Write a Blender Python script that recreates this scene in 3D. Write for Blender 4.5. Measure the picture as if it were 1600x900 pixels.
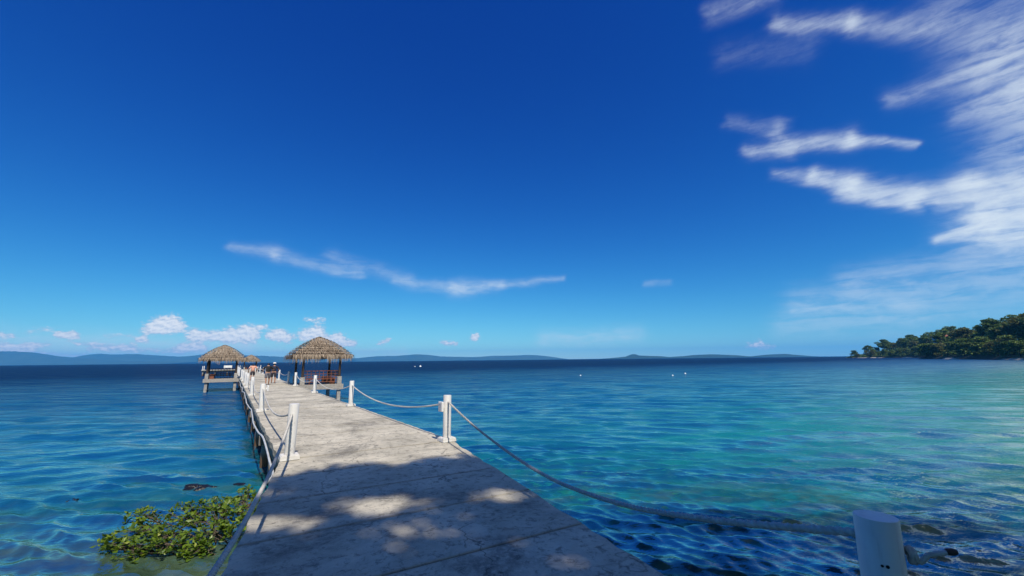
import bpy, bmesh, math, random
import numpy as np
from mathutils import Vector, Matrix, noise as mnoise

# ------------------------------------------------------------------ clear
for o in list(bpy.data.objects): bpy.data.objects.remove(o)
SC = bpy.context.scene
COL = SC.collection
RAD = math.radians

# ------------------------------------------------------------------ camera
CAM_Z = 2.95
cam = bpy.data.cameras.new('camera'); cam.sensor_width = 36.0
cam.lens = 36.0 * 640 / 1600
cam.clip_start = 0.05; cam.clip_end = 60000
camo = bpy.data.objects.new('camera', cam); COL.objects.link(camo)
_p = math.atan(112 / 640); _r = math.atan(.0107)
f = Vector((0, math.cos(_p), math.sin(_p))); r = Vector((1, 0, 0)); u = r.cross(f)
r2 = r * math.cos(-_r) + u * math.sin(-_r); u2 = -r * math.sin(-_r) + u * math.cos(-_r)
M = Matrix((r2, u2, -f)).transposed().to_4x4(); M.translation = (0, 0, CAM_Z)
camo.matrix_world = M
SC.camera = camo

# ------------------------------------------------------------------ sun
SUN_EL = RAD(54); SUN_AZ = RAD(156)          # azimuth clockwise from +Y
SUN_DIR = Vector((math.sin(SUN_AZ) * math.cos(SUN_EL), math.cos(SUN_AZ) * math.cos(SUN_EL), math.sin(SUN_EL)))
sl = bpy.data.lights.new('sun', 'SUN'); sl.energy = 5.0; sl.angle = RAD(.6); sl.color = (1, .915, .79)
so = bpy.data.objects.new('sun', sl); COL.objects.link(so)
so.rotation_euler = (-SUN_DIR).to_track_quat('-Z', 'Y').to_euler(); so.location = (20, -40, 60)

# ------------------------------------------------------------------ exposure / engine
SC.view_settings.view_transform = 'Standard'; SC.view_settings.look = 'None'
SC.view_settings.exposure = 0.0; SC.view_settings.gamma = 1.0
SC.render.engine = 'CYCLES'
SC.cycles.use_denoising = True
SC.cycles.max_bounces = 8; SC.cycles.transparent_max_bounces = 8; SC.cycles.volume_bounces = 1
SC.cycles.caustics_reflective = False; SC.cycles.caustics_refractive = False
SC.cycles.sample_clamp_indirect = 4.0

# ------------------------------------------------------------------ node helpers
class NT:
    def __init__(s, nt): s.t = nt; s.n = nt.nodes; s.l = nt.links
    def new(s, typ, **kw):
        n = s.n.new(typ)
        for k, v in kw.items(): setattr(n, k, v)
        return n
    def link(s, a, b): s.l.new(a, b)
    def put(s, sock, v):
        if isinstance(v, bpy.types.NodeSocket): s.link(v, sock)
        elif v is not None: sock.default_value = v
    def math(s, op, a, b=None, c=None, clamp=False):
        n = s.new('ShaderNodeMath', operation=op, use_clamp=clamp)
        s.put(n.inputs[0], a)
        if b is not None: s.put(n.inputs[1], b)
        if c is not None: s.put(n.inputs[2], c)
        return n.outputs[0]
    def noise(s, vec, scale, detail=4, rough=.55, dist=0, dim='3D'):
        n = s.new('ShaderNodeTexNoise', noise_dimensions=dim)
        s.put(n.inputs['Vector'], vec); s.put(n.inputs['Scale'], scale); s.put(n.inputs['Detail'], detail)
        s.put(n.inputs['Roughness'], rough); s.put(n.inputs['Distortion'], dist)
        return n.outputs[0]
    def mapping(s, vec, scale=(1, 1, 1), rot=(0, 0, 0), loc=(0, 0, 0)):
        n = s.new('ShaderNodeMapping'); s.put(n.inputs[0], vec)
        n.inputs['Scale'].default_value = scale; n.inputs['Rotation'].default_value = rot; n.inputs['Location'].default_value = loc
        return n.outputs[0]
    def ramp(s, fac, stops, interp='LINEAR'):
        n = s.new('ShaderNodeValToRGB'); n.color_ramp.interpolation = interp
        e = n.color_ramp.elements
        while len(e) < len(stops): e.new(.5)
        for i, (p, c) in enumerate(stops):
            e[i].position = p; e[i].color = (c[0], c[1], c[2], 1) if not isinstance(c, (int, float)) else (c, c, c, 1)
        s.put(n.inputs[0], fac); return n.outputs[0]
    def mix(s, fac, a, b, mode='MIX'):
        n = s.new('ShaderNodeMix', data_type='RGBA', blend_type=mode)
        def col(v): return (v[0], v[1], v[2], 1) if isinstance(v, tuple) and len(v) == 3 else v
        s.put(n.inputs[0], fac); s.put(n.inputs[6], col(a)); s.put(n.inputs[7], col(b))
        return n.outputs[2]
    def mrange(s, v, a, b, c=0, d=1, typ='SMOOTHSTEP'):
        n = s.new('ShaderNodeMapRange', interpolation_type=typ)
        s.put(n.inputs[0], v)
        for i, q in enumerate((a, b, c, d)): s.put(n.inputs[i + 1], q)
        return n.outputs[0]

# ------------------------------------------------------------------ world: sky with cirrus and cumulus
CIRRUS= [(-55, 1.6, -33, 1.6, 1.3, 1.0, .42), (-33, 1.5, -15, 1.2, .9, .6, .25), (29.46, 39.68, 36.22, 38.97, 0.7, 0.66, 0.35), (36.49, 36.3, 43.64, 33.4, 0.58, 0.66, 0.6), (43.64, 33.4, 49.79, 30.05, 0.66, 0.82, 0.5), (30.44, 35.29, 39.31, 32.96, 0.9, 1.0, 0.10), (45.61, 25.43, 51.55, 24.95, 0.58, 0.95, 0.4), (50.84, 30.82, 54.67, 24.86, 1.75, 2.95, 0.42), (53.11, 24.6, 54.4, 18.98, 2.3, 2.57, 0.55), (50.22, 21.97, 54.16, 21.85, 0.55, 1.53, 0.4), (51.99, 17.72, 54.64, 16.12, 1.37, 1.29, 0.4), (54.92, 26.32, 56.87, 17.85, 2.89, 2.93, 0.6), (30.31, 28.12, 35.5, 25.6, 0.5, 0.8, 0.2), (35.5, 26.4, 35.0, 23.8, .5, .5, .2), (32.2, 24.31, 36.34, 23.22, 0.57, 0.55, 0.62), (36.15, 24.26, 41.98, 22.6, 0.54, 0.63, 0.8), (42.0, 22.72, 46.63, 20.71, 0.63, 0.3, 0.7), (34.12, 21.2, 38.1, 19.77, 0.36, 0.48, 0.5), (38.43, 19.96, 41.36, 18.06, 0.54, 0.79, 0.95), (41.36, 18.06, 46.13, 15.54, 0.86, 0.8, 0.95), (46.15, 15.72, 50.1, 15.69, 0.8, 0.74, 0.9), (49.69, 15.7, 55.72, 14.62, 0.81, 1.11, 0.9), (40.19, 17.68, 46.44, 14.43, 0.54, 0.37, 0.45), (48.02, 14.49, 53.54, 13.46, 0.48, 1.18, 0.95), (47.43, 11.21, 50.31, 11.68, 0.3, 1.38, 1.0), (50.31, 11.68, 55.13, 10.78, 1.72, 2.37, 1.1), (40.09, 7.93, 52.78, 8.33, 1.23, 1.52, 0.2), (35.5, 5.9, 54, 5.6, 1.5, 1.7, 0.2), (4.36, 2.6, 17, 3.0, 1.2, 1.0, 0.3), (33.5, 3.4, 44, 3.6, 1.3, 2.0, 0.16), (34.59, 5.18, 45.18, 5.07, 0.22, 0.31, 0.2), (42.15, 3.64, 51.38, 3.49, 0.26, 0.44, 0.2), (-35.26, 13.22, -30.77, 13.05, 0.37, 0.69, 0.27), (-30.76, 12.9, -20.94, 11.18, 0.54, 0.42, 0.3), (-24.21, 13.26, -14.28, 10.82, 0.65, 0.61, 0.22), (-15.97, 10.41, -7.23, 9.92, 0.43, 0.71, 0.32), (-8.13, 9.91, -1.82, 10.3, 0.71, 0.54, 0.48), (-1.82, 10.3, 7.27, 11.02, 0.45, 0.27, 0.3), (18.45, 9.83, 21.28, 9.88, 0.25, 0.25, 0.2)]
CUMULUS= [(-41.61, 3.63, -39.02, 3.87, 0.4, 0.41, 1), (-40.75, 4.13, -40.04, 4.44, 0.54, 0.54, 1), (-37.94, 2.93, -35.05, 3.0, 0.42, 0.51, 1), (-37.71, 3.43, -37.71, 3.43, 0.28, 0.28, 0.8), (-34.15, 3.1, -32.47, 3.14, 0.58, 0.67, 1.1), (-33.02, 3.65, -33.02, 3.65, 0.45, 0.45, 0.9), (-31.71, 4.13, -31.07, 4.31, 0.23, 0.23, 0.6), (-30.32, 3.18, -28.61, 2.91, 0.46, 0.46, 1), (-29.54, 3.43, -29.54, 3.43, 0.38, 0.38, 0.9), (-26.88, 3.25, -25.47, 3.67, 0.55, 0.64, 1.1), (-25.04, 2.64, -21.1, 2.26, 0.48, 0.33, 0.9), (-23.21, 2.98, -22.83, 2.98, 0.49, 0.49, 0.9), (-47.79, 2.69, -46.89, 2.72, 0.24, 0.3, 0.95), (-42.52, 2.41, -41.8, 2.56, 0.19, 0.26, 0.9), (-51.86, 1.61, -49.41, 1.54, 0.27, 0.29, 0.85), (-51.64, 2.55, -50.72, 2.53, 0.16, 0.17, 0.6), (-49.28, 1.71, -48.53, 1.84, 0.17, 0.23, 0.5), (-39.0, 1.53, -36.78, 1.48, 0.27, 0.35, 0.75), (-38.65, 1.81, -37.27, 1.9, 0.27, 0.28, 0.6), (-17.71, 2.35, -16.75, 2.69, 0.25, 0.25, 0.7), (-9.76, 2.43, -7.85, 2.25, 0.26, 0.26, 0.65), (-5.4, 3.11, -5.05, 3.19, 0.35, 0.35, 1), (29.71, 1.37, 31.98, 1.16, 0.3, 0.3, 0.5), (30.6, 1.57, 30.94, 1.79, 0.3, 0.3, 0.5), (-26.81, 5.23, -24.61, 5.22, 0.24, 0.24, 0.45), (-44.82, 1.73, -42.49, 1.7, 0.19, 0.26, 0.55), (-46.59, 1.94, -45.28, 1.85, 0.18, 0.19, 0.5), (-49.71, 2.96, -48.19, 3.27, 0.23, 0.24, 0.35), (-45.67, 1.41, -38.87, 1.33, 0.24, 0.27, 0.45), (-51.11, 1.18, -46.03, 0.8, 0.27, 0.18, 0.5), (-44.72, 2.8, -42.86, 2.86, 0.19, 0.19, 0.35), (-53.85, 1.88, -51.88, 1.77, 0.62, 0.43, 0.9), (-56.78, 2.04, -55.02, 1.6, 0.68, 0.45, 0.9)]
world = bpy.data.worlds.new('World'); SC.world = world; world.use_nodes = True
W = NT(world.node_tree); W.n.clear()
tc = W.new('ShaderNodeTexCoord'); D = tc.outputs['Generated']
nrm = W.new('ShaderNodeVectorMath', operation='NORMALIZE'); W.put(nrm.inputs[0], D)
sep = W.new('ShaderNodeSeparateXYZ'); W.put(sep.inputs[0], nrm.outputs[0])
zz = W.math('ADD', W.math('MULTIPLY', W.math('MAXIMUM', sep.outputs[2], 0.0), .955), .045)
cmb = W.new('ShaderNodeCombineXYZ'); W.put(cmb.inputs[0], sep.outputs[0]); W.put(cmb.inputs[1], sep.outputs[1]); W.put(cmb.inputs[2], zz)
sky = W.new('ShaderNodeTexSky', sky_type='NISHITA'); sky.sun_disc = False
sky.sun_elevation = SUN_EL; sky.sun_rotation = SUN_AZ
sky.air_density = 1.0; sky.dust_density = .5; sky.ozone_density = 6.0
W.put(sky.inputs[0], cmb.outputs[0])
SKY_K = .1
# the camera's punchy colour rendering: per-channel contrast on the sky
sc_ = W.new('ShaderNodeSeparateColor'); W.put(sc_.inputs[0], sky.outputs[0])
def chan(o, gain, g):   # works on value*SKY_K so the curve is fitted in display units
    return W.math('DIVIDE', W.math('MINIMUM', W.math('MULTIPLY', W.math('POWER', W.math('MULTIPLY', o, SKY_K), g), gain), 1.1), SKY_K)
cc = W.new('ShaderNodeCombineColor')
W.put(cc.inputs[0], chan(sc_.outputs[0], 5.0, 2.8)); W.put(cc.inputs[1], chan(sc_.outputs[1], 2.28, 1.85)); W.put(cc.inputs[2], chan(sc_.outputs[2], 1.27, 1.02))
skycol = cc.outputs[0]
az = W.math('MULTIPLY', W.math('ARCTAN2', sep.outputs[0], sep.outputs[1]), 180 / math.pi)
el = W.math('MULTIPLY', W.math('ARCSINE', sep.outputs[2]), 180 / math.pi)
cuv = W.new('ShaderNodeCombineXYZ'); W.put(cuv.inputs[0], az); W.put(cuv.inputs[1], el)
UV = cuv.outputs[0]
def vm(op, a, b=None, c=None, out=0):
    n = W.new('ShaderNodeVectorMath', operation=op); W.put(n.inputs[0], a)
    if b is not None: W.put(n.inputs[1], b)
    if c is not None: W.put(n.inputs[2], c)
    return n.outputs[out]
def strokes(lst, uv):       # sum of soft capsules in azimuth / elevation; the sum rides along in z
    S_ = vm('MULTIPLY', uv, (1, 1, 0))
    for (x0, y0, x1, y1, r0, r1, a) in lst:
        dx, dy = x1 - x0, y1 - y0; il = 1 / max(dx * dx + dy * dy, 1e-4)
        p_ = vm('MULTIPLY_ADD', S_, (1, 1, 0), (-x0, -y0, 0))
        if abs(dx) + abs(dy) > .01:
            h = W.math('MULTIPLY', vm('DOT_PRODUCT', p_, (dx * il, dy * il, 0), out=1), 1.0, clamp=True)
            hv = vm('MULTIPLY_ADD', h, (-dx, -dy, 0), p_)
            q_ = vm('DOT_PRODUCT', hv, hv, out=1)
            ir = W.math('MULTIPLY_ADD', h, 1 / r1 ** 2 - 1 / r0 ** 2, 1 / r0 ** 2)
            q_ = W.math('MULTIPLY', q_, ir)
        else:
            q_ = W.math('MULTIPLY', vm('DOT_PRODUCT', p_, p_, out=1), 1 / r0 ** 2)
        S_ = vm('MULTIPLY_ADD', W.math('POWER', .3679, q_), (0, 0, a), S_)
    n = W.new('ShaderNodeSeparateXYZ'); W.put(n.inputs[0], S_); return n.outputs[2]
# cirrus: warped, then combed along their length
def warp(scale, amp, detail, rough):
    n = W.new('ShaderNodeTexNoise'); W.put(n.inputs['Vector'], W.mapping(UV, scale)); n.inputs['Scale'].default_value = 1.0
    n.inputs['Detail'].default_value = detail; n.inputs['Roughness'].default_value = rough
    return vm('MULTIPLY_ADD', vm('SUBTRACT', n.outputs['Color'], (.5, .5, .5)), amp, UV)
cw = warp((.20, .5, 1), (2.6, 1.2, 0), 5, .52)
comb = W.noise(W.mapping(cw, (.16, 1.1, 1), (0, 0, RAD(-12))), 1.0, 6, .6, .5)
comb2 = W.noise(W.mapping(UV, (.6, 1.1, 1), (0, 0, RAD(18))), 1.0, 6, .6, .4)
fib = W.noise(W.mapping(cw, (.34, 2.6, 1), (0, 0, RAD(-5))), 1.0, 7, .62, .5)
nmix = W.math('ADD', W.math('MULTIPLY', comb, .35), W.math('MULTIPLY_ADD', comb2, .38, W.math('MULTIPLY', fib, .27)))
def wisp(f_):       # soft shapes drawn out into fine fibres that fade at the edges
    return W.math('MULTIPLY', f_, W.math('MULTIPLY_ADD', f_, .35, W.mrange(nmix, .36, .68, .25, 1.2)))
# unseen veil carrying the cirrus on behind the view, added to whiten ambient light
veil = W.mrange(az, 58, 85, 0, 1)
vn = W.noise(W.mapping(UV, (.03, .09, 1), (0, 0, RAD(-15))), 1.0, 5, .6, .5)
veil = W.math('MULTIPLY', veil, W.math('MULTIPLY', W.mrange(vn, .35, .7, .08, .5), W.mrange(el, 2, 20, .25, 1)))
CIRCOL = (7.6, 8.5, 9.2)
def cirrus_over(dens, under):
    return W.mix(W.math('SUBTRACT', 1.0, W.math('POWER', .25, dens)), under, CIRCOL)
# cumulus near the horizon
bw = warp((.9, 1.5, 1), (1.5, .8, 0), 6, .66)
puff = W.noise(W.mapping(UV, (1.9, 3.2, 1)), 1.0, 7, .64)
puff_up = W.noise(W.mapping(UV, (1.9, 3.2, 1), (0, 0, 0), (.28, .75, 0)), 1.0, 3, .6)
def cumulus_over(f_, under):
    cd = W.math('MULTIPLY_ADD', W.math('MULTIPLY', W.math('SUBTRACT', puff, .5), 1.7), W.math('MULTIPLY', f_, 4.0, clamp=True), f_)
    lum = W.math('ADD', W.mrange(cd, .2, 1.5, 0, .75), W.math('MULTIPLY', W.math('SUBTRACT', puff, puff_up), 2.2), clamp=True)
    return W.mix(W.math('MULTIPLY', W.mrange(cd, .12, 1.0), .95), under, W.mix(lum, (5.3, 6.4, 7.8), (9.7, 9.8, 9.9)))
low = [c_ for c_ in CIRRUS if c_[1] < 6.3 and c_[0] < 28]
right = [(*c_[:4], c_[4] * 1.25, c_[5] * 1.25, c_[6] * .64) for c_ in CIRRUS if max(c_[0], c_[2]) > 25 and c_[4] <= 1.2]
broad = [(*c_[:4], c_[4] * 1.1, c_[5] * 1.1, c_[6] * (.48 if c_[6] < 1 and c_[1] > 9 else 1.2)) for c_ in CIRRUS if max(c_[0], c_[2]) > 25 and c_[4] > 1.2]
left = [(*c_[:4], c_[4] * 1.35, c_[5] * 1.35, c_[6] * .75) for c_ in CIRRUS if min(c_[0], c_[2]) < 22 and c_[1] > 6.3]
CUMULUS = [(*c_[:4], c_[4] * 1.4, c_[5] * 1.4, c_[6] * 1.4) for c_ in CUMULUS]
cumR = [c_ for c_ in CUMULUS if c_[0] > 20]; cumL = [c_ for c_ in CUMULUS if c_[0] < 20]
def bgd(col):
    n = W.new('ShaderNodeBackground'); W.put(n.inputs[0], col); n.inputs[1].default_value = SKY_K; return n.outputs[0]
tex2 = W.mrange(W.math('ADD', W.math('MULTIPLY', comb, .7), W.math('MULTIPLY', comb2, .3)), .34, .66, .2, 1.2)
rgt = W.math('MAXIMUM', W.math('MULTIPLY_ADD', strokes(broad, UV), tex2, wisp(strokes(right, cw))), veil)
bR = bgd(cumulus_over(strokes(cumR, bw), cirrus_over(rgt, skycol)))
bL = bgd(cirrus_over(wisp(strokes(left, cw)), skycol))
bLow = bgd(cumulus_over(strokes(cumL, bw), cirrus_over(wisp(strokes(low, cw)), skycol)))
bV = bgd(cirrus_over(veil, skycol)); bS = bgd(skycol)
def sel(cond, no, yes):     # exact 0 / 1 factors: only the branch in use is evaluated
    n = W.new('ShaderNodeMixShader'); W.put(n.inputs[0], cond); W.link(no, n.inputs[1]); W.link(yes, n.inputs[2]); return n.outputs[0]
front = sel(W.math('GREATER_THAN', az, 25.0), sel(W.math('LESS_THAN', el, 7.0), bL, bLow), bR)
inview = W.math('MULTIPLY', W.math('LESS_THAN', W.math('ABSOLUTE', W.math('SUBTRACT', az, 5.0)), 72.0), W.math('LESS_THAN', W.math('ABSOLUTE', W.math('SUBTRACT', el, 25.0)), 25.5))
sky_sh = sel(inview, bV, front)
wo = W.new('ShaderNodeOutputWorld'); W.link(sky_sh, wo.inputs[0])
world.cycles.sampling_method = 'MANUAL'; world.cycles.sample_map_resolution = 512

# ------------------------------------------------------------------ mesh helpers
def V(*a): return Vector(a)
class MB:
    def __init__(s): s.v = []; s.f = []; s.m = []; s.mat = 0
    def add(s, vs, fs):
        b = len(s.v); s.v += [tuple(x) for x in vs]
        for q in fs: s.f.append(tuple(b + i for i in q)); s.m.append(s.mat)
    def box(s, c, size, rot=None, jit=0):
        hx, hy, hz = size[0] / 2, size[1] / 2, size[2] / 2
        vs = [Vector((x, y, z)) for x in (-hx, hx) for y in (-hy, hy) for z in (-hz, hz)]
        if rot is not None: vs = [rot @ v for v in vs]
        s.add([v + Vector(c) for v in vs], [(0, 1, 3, 2), (4, 6, 7, 5), (0, 4, 5, 1), (2, 3, 7, 6), (0, 2, 6, 4), (1, 5, 7, 3)])
    def beam(s, a, b, w, hgt, up=(0, 0, 1)):
        a, b = Vector(a), Vector(b); x = (b - a).normalized(); upv = Vector(up)
        y = upv.cross(x)
        if y.length < 1e-4: y = Vector((0, 1, 0)).cross(x)
        y.normalize(); z = x.cross(y)
        vs = [p + y * sy * w / 2 + z * sz * hgt / 2 for p in (a, b) for sy in (-1, 1) for sz in (-1, 1)]
        s.add(vs, [(0, 1, 3, 2), (4, 6, 7, 5), (0, 4, 5, 1), (2, 3, 7, 6), (0, 2, 6, 4), (1, 5, 7, 3)])
    def prism(s, poly, z0, z1):
        n = len(poly)
        vs = [(x, y, z0) for x, y in poly] + [(x, y, z1) for x, y in poly]
        fs = [tuple(range(n - 1, -1, -1)), tuple(range(n, 2 * n))] + [(i, (i + 1) % n, n + (i + 1) % n, n + i) for i in range(n)]
        s.add(vs, fs)
    def tube(s, pts, rad, n=8, cap=True, twist=0, lobes=0, lobe_amp=0):
        pts = [Vector(p) for p in pts]; N = len(pts)
        rads = rad if isinstance(rad, (list, tuple)) else [rad] * N
        t0 = (pts[1] - pts[0]).normalized(); ref = Vector((0, 0, 1)) if abs(t0.z) < .9 else Vector((1, 0, 0))
        nx = ref.cross(t0).normalized(); vs = []; dist = 0
        for i, p in enumerate(pts):
            t = (pts[min(i + 1, N - 1)] - pts[max(i - 1, 0)]).normalized()
            nx = (nx - t * nx.dot(t)).normalized(); ny = t.cross(nx)
            if i: dist += (p - pts[i - 1]).length
            for k in range(n):
                a = 2 * math.pi * k / n
                q = rads[i] * (1 + (lobe_amp * math.cos(lobes * (a) + 0) if lobes else 0))
                aa = a + twist * dist
                vs.append(p + (nx * math.cos(aa) + ny * math.sin(aa)) * q)
        fs = [(i * n + k, i * n + (k + 1) % n, (i + 1) * n + (k + 1) % n, (i + 1) * n + k) for i in range(N - 1) for k in range(n)]
        if cap: fs += [tuple(range(n - 1, -1, -1)), tuple(range((N - 1) * n, N * n))]
        s.add(vs, fs)
    def lathe(s, prof, c=(0, 0, 0), n=24, cap=True):
        vs = [(c[0] + r_ * math.cos(2 * math.pi * k / n), c[1] + r_ * math.sin(2 * math.pi * k / n), c[2] + z_) for r_, z_ in prof for k in range(n)]
        m = len(prof)
        fs = [(i * n + k, i * n + (k + 1) % n, (i + 1) * n + (k + 1) % n, (i + 1) * n + k) for i in range(m - 1) for k in range(n)]
        if cap: fs += [tuple(range(n - 1, -1, -1)), tuple(range((m - 1) * n, m * n))]
        s.add(vs, fs)
    def mesh(s, name, mats, smooth=None):
        me = bpy.data.meshes.new(name); me.from_pydata(s.v, [], s.f)
        for m in (mats if isinstance(mats, (list, tuple)) else [mats]): me.materials.append(m)
        if len(me.materials) > 1: me.polygons.foreach_set('material_index', s.m)
        me.update()
        if smooth is not None:
            for p_ in me.polygons: p_.use_smooth = True
            me.set_sharp_from_angle(angle=RAD(smooth))
        return me
    def build(s, name, mats, parent=None, smooth=None):
        return link(name, s.mesh(name, mats, smooth), parent)
def link(name, me, parent=None, loc=None, rotz=None):
    o = bpy.data.objects.new(name, me); COL.objects.link(o)
    if parent is not None: o.parent = parent
    if loc is not None: o.location = loc
    if rotz is not None: o.rotation_euler = (0, 0, rotz)
    return o
def tag(o, label=None, cat=None, group=None, kind=None):
    if label: o['label'] = label
    if cat: o['category'] = cat
    if group: o['group'] = group
    if kind: o['kind'] = kind
    return o
def thing(name, loc, rotz=0, **kw):
    o = bpy.data.objects.new(name, None); o.empty_display_size = .2; COL.objects.link(o)
    o.location = loc; o.rotation_euler = (0, 0, rotz); return tag(o, **kw)
def copy_tree(o, parent=None):
    c = o.copy(); COL.objects.link(c); c.parent = parent
    for ch in list(o.children): copy_tree(ch, c)
    return c
ORD = ['nearest', 'second', 'third', 'fourth', 'fifth', 'sixth', 'seventh', 'eighth', 'ninth', 'tenth', 'eleventh', 'twelfth',
       'thirteenth', 'fourteenth', 'fifteenth', 'sixteenth', 'seventeenth', 'eighteenth', 'nineteenth', 'twentieth',
       'twenty-first', 'twenty-second', 'twenty-third', 'twenty-fourth', 'twenty-fifth', 'twenty-sixth', 'twenty-seventh', 'twenty-eighth', 'twenty-ninth', 'thirtieth'] + [f'{n}th' for n in range(31, 60)]

# ------------------------------------------------------------------ materials
def mat(name):
    m = bpy.data.materials.new(name); m.use_nodes = True; t = NT(m.node_tree); b = t.n['Principled BSDF']; return m, t, b
def coords(t, kind='Object'): return t.new('ShaderNodeTexCoord').outputs[kind]
def worldpos(t): return t.new('ShaderNodeNewGeometry').outputs['Position']
def bump(t, b, hsock, strength, dist=.01):
    n = t.new('ShaderNodeBump'); n.inputs['Strength'].default_value = strength; n.inputs['Distance'].default_value = dist
    t.put(n.inputs['Height'], hsock); t.put(b.inputs['Normal'], n.outputs[0]); return n
def simple(name, c1_, c2_, scale=6, rough=.7, bstr=.2, bdist=.01, stretch=(1, 1, 1), space='Object', detail=5):
    m, t, b = mat(name); p_ = t.mapping(coords(t, space), stretch)
    nz = t.noise(p_, scale, detail, .6)
    t.put(b.inputs['Base Color'], t.ramp(nz, [(.3, c1_), (.7, c2_)])); b.inputs['Roughness'].default_value = rough
    if bstr: bump(t, b, t.noise(p_, scale * 4, 4), bstr, bdist)
    return m

# deck concrete: pale, board-marked across the pier, mottled grey with dark stains
m_deck, t, b = mat('deck_concrete')
P = worldpos(t)
rotP = t.mapping(P, (1, 1, 1), (0, 0, RAD(-31)))
grain = t.noise(t.mapping(rotP, (1.3, 6, 1)), 1.0, 6, .68, .5)
blot = t.noise(P, 1.1, 7, .66, .4)
fine = t.noise(P, 22, 5, .7)
spk = t.noise(P, 75, 3, .6)
base = t.ramp(blot, [(.26, (.24, .225, .18)), (.40, (.44, .415, .34)), (.58, (.59, .555, .46)), (.8, (.66, .63, .53))])
base = t.mix(t.mrange(grain, .40, .75, .0, .28), base, (.29, .27, .23))
st = t.noise(P, .5, 7, .72, .9)
base = t.mix(t.math('MULTIPLY', t.mrange(st, .49, .66, 0, .65), t.mrange(fine, .30, .55, .25, 1)), base, (.10, .098, .095))
pit = t.noise(P, 9, 6, .75, .5)
base = t.mix(t.mrange(pit, .50, .66, 0, .72), base, (.12, .115, .105))
base = t.mix(t.mrange(fine, .56, .72, 0, .55), base, (.14, .13, .12))
base = t.mix(t.mrange(spk, .6, .7, 0, .45), base, (.66, .63, .58))
al = t.new('ShaderNodeAttribute'); al.attribute_name = 'along'
jd = t.math('MULTIPLY', t.math('ABSOLUTE', t.math('SUBTRACT', al.outputs['Fac'], .5)), 2.0)
base = t.mix(t.math('MULTIPLY', t.mrange(t.math('ADD', jd, t.math('MULTIPLY', t.math('SUBTRACT', pit, .5), .16)), .91, 1.0, 0, .4), t.mrange(blot, .35, .55, .35, 1)), base, (.10, .09, .08))
vo = t.new('ShaderNodeTexVoronoi', feature='DISTANCE_TO_EDGE'); vo.inputs['Scale'].default_value = .55
vd = t.new('ShaderNodeVectorMath', operation='MULTIPLY_ADD'); nzc = t.new('ShaderNodeTexNoise'); t.put(nzc.inputs['Vector'], P); nzc.inputs['Scale'].default_value = 2.2; nzc.inputs['Detail'].default_value = 6
t.put(vd.inputs[0], nzc.outputs['Color']); vd.inputs[1].default_value = (.9, .9, .9); t.put(vd.inputs[2], P); t.put(vo.inputs['Vector'], vd.outputs[0])
base = t.mix(t.math('MULTIPLY', t.mrange(vo.outputs['Distance'], .0, .010, .75, 0), t.mrange(blot, .45, .55)), base, (.07, .065, .06))
oi = t.new('ShaderNodeObjectInfo')
base = t.mix(.35, base, t.mix(oi.outputs['Random'], (.36, .34, .30), (.58, .55, .50)), 'OVERLAY')
t.put(b.inputs['Base Color'], base); b.inputs['Roughness'].default_value = .85; b.inputs['Specular IOR Level'].default_value = .25
bump(t, b, t.math('ADD', t.math('MULTIPLY', grain, .6), t.math('ADD', t.math('MULTIPLY', fine, .5), t.math('ADD', t.math('MULTIPLY', spk, .2), t.math('MULTIPLY', pit, -.9)))), .7, .016)

m_beam = simple('weathered_beam', (.13, .12, .105), (.27, .25, .22), 3, .9, .4, .02, (1, 1, .3), 'Object')
m_pile, t, b = mat('pile_concrete')
P = worldpos(t); sp = t.new('ShaderNodeSeparateXYZ'); t.put(sp.inputs[0], P)
nz = t.noise(t.mapping(P, (3, 3, 1)), 1.5, 6, .65)
wet = t.mrange(t.math('ADD', sp.outputs[2], t.math('MULTIPLY', t.math('SUBTRACT', nz, .5), .5)), .15, .55)
t.put(b.inputs['Base Color'], t.mix(wet, t.mix(nz, (.10, .055, .03), (.20, .12, .06)), t.ramp(nz, [(.3, (.2, .18, .155)), (.7, (.36, .33, .29))])))
b.inputs['Roughness'].default_value = .8; bump(t, b, t.noise(P, 20, 5), .4, .02)

m_white, t, b = mat('white_paint')
P = coords(t); nz = t.noise(t.mapping(P, (6, 6, 1.2)), 1.0, 6, .65); n2 = t.noise(P, 14, 5, .7)
sp = t.new('ShaderNodeSeparateXYZ'); t.put(sp.inputs[0], P)
low = t.mrange(sp.outputs[2], .0, .3, .55, 0)
wh = t.mix(t.mrange(nz, .46, .72, 0, .6), (.70, .69, .66), (.46, .42, .36))
n3 = t.noise(t.mapping(P, (16, 16, .9)), 1.0, 5, .6)
wh = t.mix(t.mrange(n3, .58, .72, 0, .55), wh, (.30, .22, .15))
wh = t.mix(t.mrange(n2, .64, .72, 0, .7), wh, (.28, .27, .25))
wh = t.mix(t.math('MULTIPLY', low, t.mrange(n2, .4, .65)), wh, (.36, .32, .27))
t.put(b.inputs['Base Color'], wh); b.inputs['Roughness'].default_value = .45
bump(t, b, n2, .12, .006)
m_base = simple('white_block', (.52, .5, .46), (.74, .73, .70), 7, .7, .35, .012)
m_rope = simple('rope_fibre', (.40, .38, .34), (.62, .60, .55), 30, .85, .3, .004)
m_ropetip = simple('burnt_rope', (.012, .01, .009), (.05, .03, .025), 40, .7, .3)
m_hole = simple('dark_hole', (.004, .004, .004), (.012, .011, .01), 20, .9, 0)
m_pipe = simple('pipe_plastic', (.42, .44, .46), (.62, .64, .65), 4, .5, .1)
m_lampbody = simple('lamp_casing', (.70, .70, .68), (.80, .80, .79), 10, .4, .05)
m_lampglass = simple('lamp_glass', (.45, .46, .48), (.62, .63, .64), 60, .15, 0)
m_wood = simple('dark_timber', (.025, .016, .011), (.085, .05, .032), 3, .75, .4, .01, (5, 5, .8))
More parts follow.
